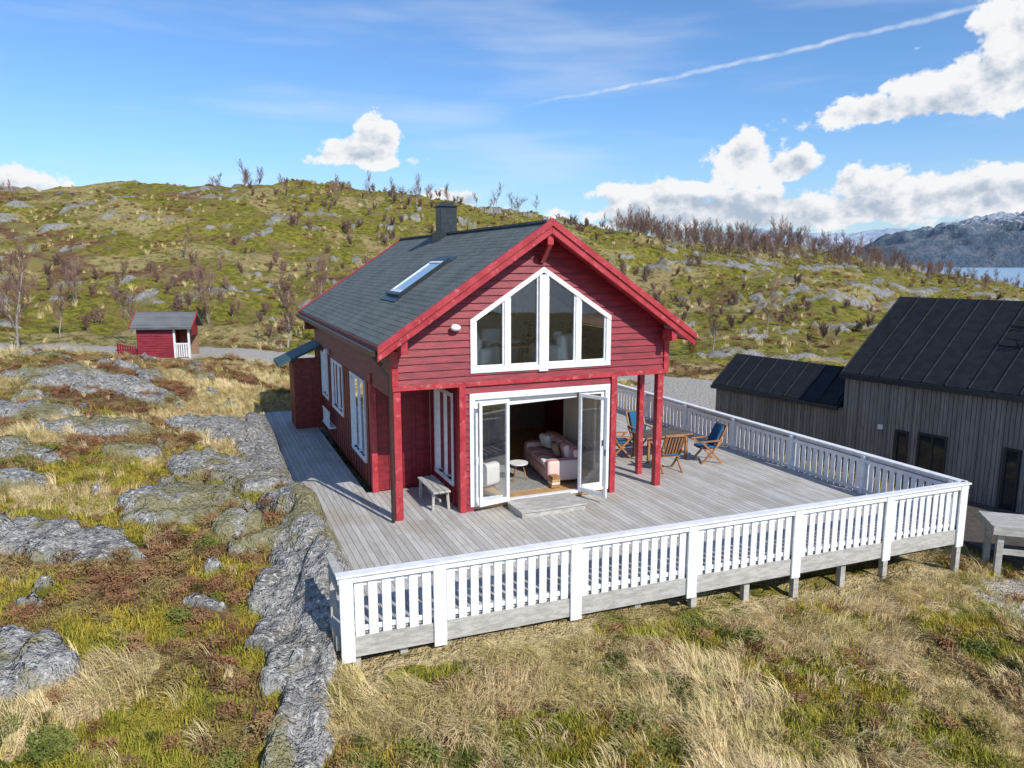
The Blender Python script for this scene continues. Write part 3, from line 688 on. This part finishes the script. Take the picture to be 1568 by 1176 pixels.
nf=len(qd); me.loops.add(nf*4); me.polygons.add(nf)
me.loops.foreach_set('vertex_index',qd.ravel().astype(np.int32)); me.polygons.foreach_set('loop_start',np.arange(0,nf*4,4,dtype=np.int32)); 
me.update(calc_edges=True); me.polygons.foreach_set('use_smooth',np.ones(nf,dtype=bool))
at=me.color_attributes.new('cover','FLOAT_COLOR','POINT'); at.data.foreach_set('color',np.stack(RM,-1).astype(np.float32).ravel())
m,nt,b,o_=mk('hillside_ground')
ac=nd(nt,'ShaderNodeAttribute',attribute_name='cover'); sp=nd(nt,'ShaderNodeSeparateColor',{0:ac.outputs['Color']})
rk,gv,stw=sp.outputs[0],sp.outputs[1],sp.outputs[2]; ms=ac.outputs['Alpha']
pos=nd(nt,'ShaderNodeNewGeometry').outputs['Position']
nB=noise(nt,pos,1.6,4,.7); nC=noise(nt,pos,11,3,.7); nD=noise(nt,pos,.45,3,.7)
heath=mix(nt,ramp(nt,nB,.35,.65),(.12,.065,.035),(.24,.135,.07)); heath=mix(nt,ramp(nt,nD,.48,.60),heath,(.24,.20,.07))
straw=mix(nt,ramp(nt,nC,.35,.65),(.36,.27,.12),(.58,.46,.25)); straw=mix(nt,ramp(nt,nB,.52,.72),straw,(.26,.21,.07))
moss=mix(nt,ramp(nt,nB,.40,.60),(.125,.125,.018),(.30,.265,.04)); moss=mix(nt,ramp(nt,nD,.50,.62),moss,(.25,.185,.07))
moss=mix(nt,mth(nt,'MULTIPLY',ramp(nt,nC,.48,.7),.55),moss,(.075,.06,.02))
def jit(v,k=1.1): return ramp(nt,mth(nt,'ADD',v,mth(nt,'MULTIPLY',mth(nt,'SUBTRACT',nB,.5),k)),.3,.7)
c=mix(nt,jit(ms),heath,moss); c=mix(nt,jit(stw),c,straw)
rc=mix(nt,ramp(nt,nB,.3,.6),(.20,.19,.17),(.36,.345,.32)); rc=mix(nt,ramp(nt,nC,.54,.62),rc,(.54,.53,.49)); rc=mix(nt,ramp(nt,nC,.46,.34),rc,(.12,.115,.105))
rc=mix(nt,mth(nt,'MULTIPLY',ramp(nt,nD,.50,.58),.7),rc,(.24,.21,.07))
c=mix(nt,jit(rk,.8),c,rc)
gc=mix(nt,ramp(nt,nC,.3,.7),(.38,.35,.30),(.56,.52,.46))
c=mix(nt,gv,c,gc)
nt.links.new(c,b.inputs['Base Color']); b.inputs['Roughness'].default_value=.95; b.inputs['Specular IOR Level'].default_value=.15
bump(nt,b,noise(nt,pos,6,3,.8),1.,.22)
me.materials.append(m); to=bpy.data.objects.new('hillside_terrain',me); scene.collection.objects.link(to)
# ------------------------------------------------------------------ SEA + MOUNTAINS
m,nt,b,o_=mk('fjord_water'); b.inputs['Base Color'].default_value=(.24,.38,.50,1); b.inputs['Roughness'].default_value=.4
bump(nt,b,noise(nt,nd(nt,'ShaderNodeNewGeometry').outputs['Position'],.05,2,.6),.3,1.)
sea=MB(); sea.poly([(-25000,-25000,-24),(25000,-25000,-24),(25000,25000,-24),(-25000,25000,-24)],m); sea.obj('fjord_water')
def mountain(name,az0,az1,R0,R1,prof,seed,haze,snow0,snow1,dark=(.05,.055,.045),ns=1.):
    na,nr_=300,80; AZ=np.linspace(az0,az1,na); T=np.linspace(0,1,nr_)
    A_,T_=np.meshgrid(AZ,T); R=R0+(R1-R0)*T_; X=R*np.sin(A_);Y=R*np.cos(A_)
    pk=np.interp(A_,[p[0] for p in prof],[p[1] for p in prof])
    sh_=np.sin(np.clip(T_*1.0,0,1)*math.pi)**.8
    nz=fbm(X/700/ns,Y/700/ns,6,seed); rid=1-np.abs(2*fbm(X/500/ns,Y/500/ns,5,seed+3)-1)
    Zm=-30+sh_*pk*(.55+.45*nz*1.6)*(.8+.25*rid)+sh_*(rid-.6)*150*np.clip(pk/300,0,1.3)
    me=bpy.data.meshes.new(name); vs=np.c_[X.ravel(),Y.ravel(),Zm.ravel()]
    ix=np.arange(na*nr_).reshape(nr_,na); q=np.stack([ix[:-1,:-1],ix[:-1,1:],ix[1:,1:],ix[1:,:-1]],-1).reshape(-1,4)
    me.from_pydata(vs.tolist(),[],q.tolist()); me.polygons.foreach_set('use_smooth',[True]*len(q))
    m,nt,b,o_=mk(name+'_rock'); ps=nd(nt,'ShaderNodeNewGeometry').outputs['Position']; s_=nd(nt,'ShaderNodeSeparateXYZ',{0:ps})
    n1=noise(nt,ps,.004/ns,5,.7); n2=noise(nt,ps,.012/ns,5,.7)
    hgt=mth(nt,'ADD',s_.outputs[2],mth(nt,'MULTIPLY',mth(nt,'SUBTRACT',n2,.5),900))
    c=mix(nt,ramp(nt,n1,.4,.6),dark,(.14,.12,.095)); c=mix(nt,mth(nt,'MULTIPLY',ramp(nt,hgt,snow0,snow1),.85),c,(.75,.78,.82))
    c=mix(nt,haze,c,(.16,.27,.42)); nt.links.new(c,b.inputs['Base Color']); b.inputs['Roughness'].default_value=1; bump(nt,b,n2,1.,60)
    me.materials.append(m); o=bpy.data.objects.new(name,me); scene.collection.objects.link(o)
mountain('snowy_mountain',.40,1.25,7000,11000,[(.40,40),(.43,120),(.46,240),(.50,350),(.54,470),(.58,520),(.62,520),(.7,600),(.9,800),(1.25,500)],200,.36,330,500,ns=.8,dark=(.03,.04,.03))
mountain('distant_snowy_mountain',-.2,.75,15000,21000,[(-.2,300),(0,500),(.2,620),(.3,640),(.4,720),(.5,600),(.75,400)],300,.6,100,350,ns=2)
# ------------------------------------------------------------------ VEGETATION
def vegmat(name,cols,rough=.9,sc=.6):
    m,nt,b,o=mk(name); oi=nd(nt,'ShaderNodeObjectInfo').outputs['Random']; ps=nd(nt,'ShaderNodeNewGeometry').outputs['Position']
    c=mix(nt,oi,cols[0],cols[1]); c=mix(nt,ramp(nt,noise(nt,ps,sc,2,.6),.42,.62),c,cols[2])
    nt.links.new(c,b.inputs['Base Color']); b.inputs['Roughness'].default_value=rough; b.inputs['Specular IOR Level'].default_value=.2; return m
M['straw']=vegmat('dry_grass_blades',((.80,.64,.38),(.60,.46,.22),(.64,.53,.24)),sc=.9)
M['green']=vegmat('green_grass_blades',((.24,.25,.03),(.38,.33,.05),(.42,.32,.05)))
M['heather']=vegmat('heather_twigs',((.23,.11,.06),(.34,.18,.09),(.29,.22,.085)),sc=.9)
M['juniper']=vegmat('juniper_leaves',((.10,.14,.03),(.18,.20,.045),(.20,.20,.045)))
M['bark']=vegmat('birch_bark',((.40,.36,.32),(.30,.26,.23),(.32,.28,.24)),.9,2)
M['twig']=vegmat('birch_twigs',((.22,.135,.105),(.28,.18,.14),(.20,.125,.10)))
def blade_tuft(nb,Lr,rad,lean,wr,mat,wind=.6,nseg=3):
    mb=MB(); i=mb.mi(mat)
    for k in range(nb):
        t=random.uniform(0,6.283); r=rad*math.sqrt(random.random()); p=Vector((r*math.cos(t),r*math.sin(t),-.03))
        L=random.uniform(*Lr); w=random.uniform(*wr); th=t+random.gauss(0,.8)
        d=Vector((math.cos(th)+wind,math.sin(th),0)); d.normalize(); ln=random.uniform(*lean)
        sd=Vector((-d.y,d.x,0))*w/2; st=len(mb.v); an=random.uniform(0,.25)
        for j in range(nseg+1):
            f=j/nseg; ww=sd*(1-f*.85)
            mb.v+=[tuple(p-ww),tuple(p+ww)]
            an2=an+ln*f; p=p+(d*math.sin(an2)+Vector((0,0,1))*math.cos(an2))*L/nseg
        for j in range(nseg):
            mb.f.append((st+2*j,st+2*j+1,st+2*j+3,st+2*j+2)); mb.m.append(i)
    return mb
def shrub(nt_,rad,h,w,mat,leafy=3):
    mb=MB(); i=mb.mi(mat)
    for k in range(nt_):
        t=random.uniform(0,6.283); r=rad*math.sqrt(random.random()); base=Vector((r*.5*math.cos(t),r*.5*math.sin(t),-.02))
        hh=h*(1-.6*(r/rad)**2)*random.uniform(.7,1.1); tip=Vector((r*math.cos(t)+random.gauss(0,.02),r*math.sin(t)+random.gauss(0,.02),hh))
        d=(tip-base); sd=Vector((-math.sin(t),math.cos(t),0))*w/2; mb.poly([base-sd,base+sd,tip],mat)
        for q in range(leafy):
            f=random.uniform(.45,1); c=base+d*f; v=Vector((random.gauss(0,1),random.gauss(0,1),random.uniform(0,1))).normalized()*random.uniform(.03,.06)*h/.2; s2=v.orthogonal().normalized()*w*.9; mb.poly([c-s2,c+s2,c+v],mat)
    return mb
def birch(h,seed,stems=1,mult=(3,3,2),tr=.008):
    random.seed(seed); mb=MB()
    def grow(p,d,L,r,lev):
        ns=5 if lev==0 else (3 if lev==1 else 2); q=p
        for j in range(ns):
            nxt=q+d*L/ns; r1=r*(1-.75*(j+1)/ns)
            mb.tube(q,nxt,max(r*(1-.75*j/ns),tr*.8),max(r1,tr*.7),'bark' if lev<1 else 'twig',5 if lev==0 else 3)
            if lev<3 and not(lev==0 and j==0):
                for _ in range(mult[lev]):
                    f=random.random(); c=q.lerp(nxt,f); ax=Vector((random.gauss(0,1),random.gauss(0,1),random.uniform(-.1,.7))).normalized()
                    nd_=(d*[.6,.8,.7][lev]+ax*.8).normalized(); nd_.z+=.25; nd_.normalize()
                    grow(c,nd_,L*[.38,.5,.5][lev]*random.uniform(.6,1.1)*(1.15-.5*(j/ns) if lev==0 else 1),max(r*.35,tr),lev+1)
            d=(d+Vector((random.gauss(0,.13),random.gauss(0,.13),.05))).normalized(); q=nxt
    for s_ in range(stems):
        t=random.uniform(0,6.28); l=.0 if stems==1 else .35
        grow(Vector((.12*s_,0,-.2)),Vector((l*math.cos(t)+random.gauss(0,.06),l*math.sin(t),1)).normalized(),h*random.uniform(.8,1),.013*h,0)
    return mb
src=lambda nm,mb:bpy.data.objects.new(nm,mb.mesh(nm))
def scatter(name,srcs,pts,rot,scl,idx):
    col=bpy.data.collections.new(name+'_parts')
    for s_ in srcs: col.objects.link(s_)
    me=bpy.data.meshes.new(name); me.vertices.add(len(pts)); me.vertices.foreach_set('co',np.asarray(pts,np.float32).ravel())
    a=me.attributes.new('rot','FLOAT_VECTOR','POINT'); a.data.foreach_set('vector',np.asarray(rot,np.float32).ravel())
    a=me.attributes.new('scl','FLOAT','POINT'); a.data.foreach_set('value',np.asarray(scl,np.float32))
    a=me.attributes.new('idx','INT','POINT'); a.data.foreach_set('value',np.asarray(idx,np.int32))
    o=bpy.data.objects.new(name,me); scene.collection.objects.link(o)
    ng=bpy.data.node_groups.new(name,'GeometryNodeTree'); ng.interface.new_socket('Geometry',in_out='INPUT',socket_type='NodeSocketGeometry'); ng.interface.new_socket('Geometry',in_out='OUTPUT',socket_type='NodeSocketGeometry')
    gi=ng.nodes.new('NodeGroupInput'); go=ng.nodes.new('NodeGroupOutput'); ip=ng.nodes.new('GeometryNodeInstanceOnPoints'); ci=ng.nodes.new('GeometryNodeCollectionInfo')
    ci.inputs['Collection'].default_value=col; ci.inputs['Separate Children'].default_value=True; ci.inputs['Reset Children'].default_value=True
    def na(nm,t):
        x=ng.nodes.new('GeometryNodeInputNamedAttribute'); x.data_type=t; x.inputs['Name'].default_value=nm; return [s for s in x.outputs if s.enabled and s.name=='Attribute'][0]
    L=ng.links.new
    L(gi.outputs[0],ip.inputs['Points']); L(ci.outputs[0],ip.inputs['Instance']); ip.inputs['Pick Instance'].default_value=True
    L(na('idx','INT'),ip.inputs['Instance Index']); L(na('rot','FLOAT_VECTOR'),ip.inputs['Rotation']); L(na('scl','FLOAT'),ip.inputs['Scale']); L(ip.outputs[0],go.inputs[0])
    md=o.modifiers.new('scatter','NODES'); md.node_group=ng; return o
def free(X,Y,pad=.1):
    a,b=w2loc(X,Y); ok=~((a>-1.75-pad)&(a<10.75+pad)&(b>-4.95-pad)&(b<14))
    dx=X-10.4;dy=Y-22.6; u=dx*.557-dy*.83; v=dx*.83+dy*.557
    ok&=~((u>-5.4)&(u<13.2)&(v>-.15)&(v<6.3)); ok&=~((u>2.5)&(u<10.5)&(v>-3.4)&(v<0))
    ok&=~((np.abs(X+19.8)<1.8)&(np.abs(Y-42)<1.3)); return ok
def sample(N,r0,r1,p,amax=.80):
    u=rng.random(N); r=(r0**p+(r1**p-r0**p)*u)**(1/p); t=rng.uniform(-amax,amax,N); return r*np.sin(t),r*np.cos(t)
def put(name,srcs,N,r0,r1,p,prob,sc,tilt=.12,zoff=0,pad=.1,zr=None,scf=None):
    X,Y=sample(N,r0,r1,p); r,g,s_,m_=masks(X,Y)
    keep=free(X,Y,pad)&(rng.random(N)<prob(r,g,s_,m_,X,Y)); X=X[keep];Y=Y[keep]; Zp=H(X,Y)+zoff; n_=len(X)
    rz=rng.uniform(0,6.283,n_) if zr is None else zr+(fbm(X*.35,Y*.35,2,170)-.5)*6+rng.normal(0,.4,n_)
    rot=np.c_[rng.normal(0,tilt,n_),rng.normal(0,tilt,n_),rz]; S=sc[0]+(sc[1]-sc[0])*rng.random(n_)
    if scf is not None: S=S*scf(X,Y)
    scatter(name,srcs,np.c_[X,Y,Zp],rot,S,rng.integers(0,len(srcs),n_)); return n_
random.seed(3)
gt_=[src('grass_%d'%k,blade_tuft(38,(.20,.48),.13,(1.0,2.4),(.010,.017),'straw',1.0)) for k in range(5)]
gg=[src('green_%d'%k,blade_tuft(34,(.07,.17),.14,(.7,1.8),(.011,.018),'green',.2,2)) for k in range(3)]
hs=[src('heath_%d'%k,shrub(70,.22,.20,.013,'heather')) for k in range(4)]
js=[src('juni_%d'%k,shrub(110,.3,.26,.016,'juniper',4)) for k in range(3)]
lump=lambda X,Y:.5+.85*fbm(X*1.1,Y*1.1,3,160)
cnt=[]
cnt.append(put('dry_grass',gt_,40000,5,44,.7,lambda r,g,s,m,X,Y:(1-r)*(1-g)*np.clip(s*(1-.6*m)*1.05+.03,0,1),(.5,1.1),.15,0,.15,-2.2,lump))
cnt.append(put('green_grass',gg,30000,5,42,.8,lambda r,g,s,m,X,Y:(1-r)*(1-g)*np.clip(m*(1-.5*s)+.05,0,1),(.7,1.5)))
cnt.append(put('heather',hs,26000,5,46,.9,lambda r,g,s,m,X,Y:(1-r)*(1-g)*np.clip((1-s)*(1-.9*m)*.8+.02,0,1),(.5,1.1)))
cnt.append(put('juniper',js,6000,5,45,1.0,lambda r,g,s,m,X,Y:(1-r)*(1-g)*((fbm(X*.6,Y*.6,3,130)>.68)|((X-9.8)**2/7+(Y-10.8)**2/2<.5)|((X+4)**2/2+(Y-6.9)**2<.5))*.8,(.45,.9)))
cnt.append(put('hill_tussocks',[hs[0],hs[1],gg[0],gt_[0],hs[2],gt_[1]],13000,44,150,1.5,lambda r,g,s,m,X,Y:(1-r)*(1-g)*np.clip((fbm(X*.16,Y*.16,4,180)-.46)*6,.04,1),(.9,2.1),.1,0,.3))
bs=[src('bush_%d'%k,birch(1.4,50+k,3,(3,3,2),.012)) for k in range(3)]
tsrc=[src('birch_%d'%k,birch(3.6+.4*k,20+k,1+(k%3==2),(3,3,2),.012)) for k in range(5)]
cnt.append(put('low_birch_scrub',bs,2600,36,150,1.6,lambda r,g,s,m,X,Y:(1-r)*(1-g)*np.clip((fbm(X*.05,Y*.05,3,140)-.50)*5,0,.4)*(Y>46),(.5,1.1),.1,0,.6,None,lambda X,Y:1-.3*sst(50,80,X)))
def fprob(r,g,s,m,X,Y):
    left=(X<-18)*np.clip((fbm(X*.06,Y*.06,3,150)-.52)*6,0,1)*(Y>47)*(Y<85)*.13
    ridge=sst(14,24,X)*sst(100,110,Y)*sst(150,135,Y)*1.0
    midr=(X>0)*np.clip((fbm(X*.07,Y*.07,3,151)-.58)*6,0,1)*(Y>55)*(Y<=100)*.06
    crest=(X<14)*(Y>110)*(Y<135)*np.clip((fbm(X*.09,Y*.03,3,152)-.50)*8,0,1)*.22
    return np.clip(left+ridge+midr+crest,0,1)*(1-g)
cnt.append(put('birch_wood',tsrc,4600,44,165,1.8,fprob,(.45,.85),.07,0,.8,None,lambda X,Y:1-.5*sst(45,80,X)))
print('COUNTS',cnt)
for (X,Y,k,s_) in((-24,47,0,1.1),(-31,50,1,1.),(-22,53,2,.9),(-14.5,47,3,1.1),(-12.8,49,4,1.0),(-37,55,3,1.1),(-33,46,2,1.1),(-28.5,42,4,1.15),(-33.5,41,0,1.2),(13,47,1,.8),(9,52,2,.8),(30,56,0,.9),(21,60,4,.8)):
    o=bpy.data.objects.new('birch_tree',tsrc[k].data); scene.collection.objects.link(o); o.location=(X,Y,float(H(np.array([X*1.]),np.array([Y*1.]))[0])); o.scale=(s_,)*3; o.rotation_euler=(0,0,random.uniform(0,6))
# ------------------------------------------------------------------ LIGHT
lat=.27; nx_,ny_=SA,-CA
shz=Vector((nx_*math.sqrt(1-lat*lat)+CA*lat,ny_*math.sqrt(1-lat*lat)+SA*lat,0)).normalized(); EL=math.radians(39)
sd=Vector((shz.x*math.cos(EL),shz.y*math.cos(EL),math.sin(EL)))
L=bpy.data.lights.new('sun','SUN'); L.energy=4.6; L.angle=math.radians(.5); L.color=(1,.95,.87)
lo=bpy.data.objects.new('sun',L); scene.collection.objects.link(lo); lo.rotation_euler=(-sd).to_track_quat('-Z','Y').to_euler()
w=bpy.data.worlds.new('World'); scene.world=w; w.use_nodes=True; nt=w.node_tree; nt.nodes.clear()
out=nt.nodes.new('ShaderNodeOutputWorld')
g=nd(nt,'ShaderNodeTexCoord').outputs['Generated']; sp=nd(nt,'ShaderNodeSeparateXYZ',{0:g})
az=mth(nt,'ARCTAN2',sp.outputs[0],sp.outputs[1]); el=mth(nt,'ARCSINE',sp.outputs[2])
sky=nd(nt,'ShaderNodeTexSky',sky_type='NISHITA',sun_disc=False,sun_elevation=EL,sun_rotation=math.atan2(sd.x,sd.y),air_density=1.,dust_density=.3,ozone_density=2.)
skc=mix(nt,1.,sky.outputs[0],(.68,.93,1.22),'MULTIPLY')
hz=mth(nt,'MULTIPLY',ramp(nt,el,.20,.0),.5)
skc=mix(nt,hz,skc,(3.6,4.9,6.0))
bg1=nd(nt,'ShaderNodeBackground',{0:skc,1:.135})
pv=nd(nt,'ShaderNodeCombineXYZ',{0:az,1:mth(nt,'MULTIPLY',el,1.3)}).outputs[0]
BL=[(.535,.185,.105,.055),(.61,.235,.085,.075),(.66,.20,.12,.08),(.44,.172,.085,.028),(.30,.122,.06,.05),(.345,.115,.05,.026),(.33,.062,.34,.034),(.19,.082,.085,.032),(.53,.075,.20,.045),(.44,.09,.07,.032),
(-.190,.135,.074,.028),(-.172,.155,.038,.038),(-.61,.075,.085,.038),(-.075,.08,.055,.020),
(-1.3,.2,.3,.08),(1.3,.25,.3,.1),(2.8,.3,.4,.1)]
D0=None
for cx,cy,rx,ry in BL:
    dx=mth(nt,'DIVIDE',mth(nt,'SUBTRACT',az,cx),rx); dy=mth(nt,'DIVIDE',mth(nt,'SUBTRACT',el,cy),ry)
    dy=mth(nt,'MAXIMUM',dy,mth(nt,'MULTIPLY',dy,-1.6))
    d=mth(nt,'SUBTRACT',1.,mth(nt,'SQRT',mth(nt,'ADD',mth(nt,'MULTIPLY',dx,dx),mth(nt,'MULTIPLY',dy,dy))))
    D0=d if D0 is None else mth(nt,'MAXIMUM',D0,d)
D0=mth(nt,'MAXIMUM',D0,-1.5)
def cn(off):
    v=nd(nt,'ShaderNodeVectorMath',{0:pv,1:(off[0],off[1],0)},operation='ADD').outputs[0]
    nz=noise(nt,v,13,6,.6,0,'2D')
    vo=nd(nt,'ShaderNodeTexVoronoi',{'Vector':v,'Scale':28.,'Detail':3.,'Roughness':.55},feature='F1',voronoi_dimensions='2D').outputs[0]
    return mth(nt,'SUBTRACT',mth(nt,'MULTIPLY',mth(nt,'SUBTRACT',nz,.5),3.0),mth(nt,'MULTIPLY',mth(nt,'SUBTRACT',vo,.45),.75))
c0=cn((0,0)); c1=cn((.006,.02))
dens=mth(nt,'ADD',mth(nt,'MULTIPLY',D0,1.3),mth(nt,'MULTIPLY',c0,.66))
alpha=ramp(nt,dens,-.10,.22)
lit=mth(nt,'ADD',mth(nt,'MULTIPLY',mth(nt,'SUBTRACT',c0,c1),.45),.66)
lit=mth(nt,'SUBTRACT',lit,mth(nt,'MULTIPLY',mth(nt,'SUBTRACT',dens,.35),.34))
lit=mth(nt,'SUBTRACT',lit,mth(nt,'MULTIPLY',mth(nt,'MAXIMUM',mth(nt,'SUBTRACT',.095,el),0.),5.),clamp=True)
cc=mix(nt,ramp(nt,lit,.1,.72),(.46,.55,.68),(.97,.98,1.0))
ct=mth(nt,'SUBTRACT',el,mth(nt,'ADD',.1985,mth(nt,'SUBTRACT',mth(nt,'MULTIPLY',az,.160),mth(nt,'MULTIPLY',mth(nt,'MULTIPLY',az,az),.040))))
ct=mth(nt,'ADD',ct,mth(nt,'MULTIPLY',mth(nt,'SUBTRACT',noise(nt,pv,25,2,.5,0,'2D'),.5),.007))
cw=ramp(nt,mth(nt,'ABSOLUTE',ct),.0042,.0004)
cw=mth(nt,'MULTIPLY',cw,mth(nt,'MULTIPLY',ramp(nt,az,-.01,.12),mth(nt,'ADD',-.05,mth(nt,'MULTIPLY',noise(nt,pv,40,3,.6,0,'2D'),.95))))
mp=nd(nt,'ShaderNodeMapping',{'Vector':pv,'Scale':(1.6,9,1),'Rotation':(0,0,.12)}).outputs[0]
ci=mth(nt,'MULTIPLY',ramp(nt,noise(nt,mp,1.6,4,.5,0,'2D'),.45,.85),.34)
al=mth(nt,'MAXIMUM',mth(nt,'MAXIMUM',alpha,cw),ci)
al=mth(nt,'MULTIPLY',al,ramp(nt,el,-.01,.01))
isw=mth(nt,'GREATER_THAN',alpha,mth(nt,'MAXIMUM',cw,ci))
ccol=mix(nt,isw,(.9,.95,1.),cc)
bg2=nd(nt,'ShaderNodeBackground',{0:ccol,1:.95})
mx=nd(nt,'ShaderNodeMixShader',{0:al,1:bg1.outputs[0],2:bg2.outputs[0]}); nt.links.new(mx.outputs[0],out.inputs[0])
# ------------------------------------------------------------------ CAMERA
cam=bpy.data.cameras.new('camera'); cam.lens=25.71; cam.sensor_width=36; cam.clip_end=60000; cam.clip_start=.1
co_=bpy.data.objects.new('camera',cam); scene.collection.objects.link(co_); co_.location=(0,0,5.4); co_.rotation_euler=(math.radians(90-9.33),0,0); scene.camera=co_
scene.view_settings.view_transform='Standard'; scene.view_settings.look='None'; scene.view_settings.exposure=0
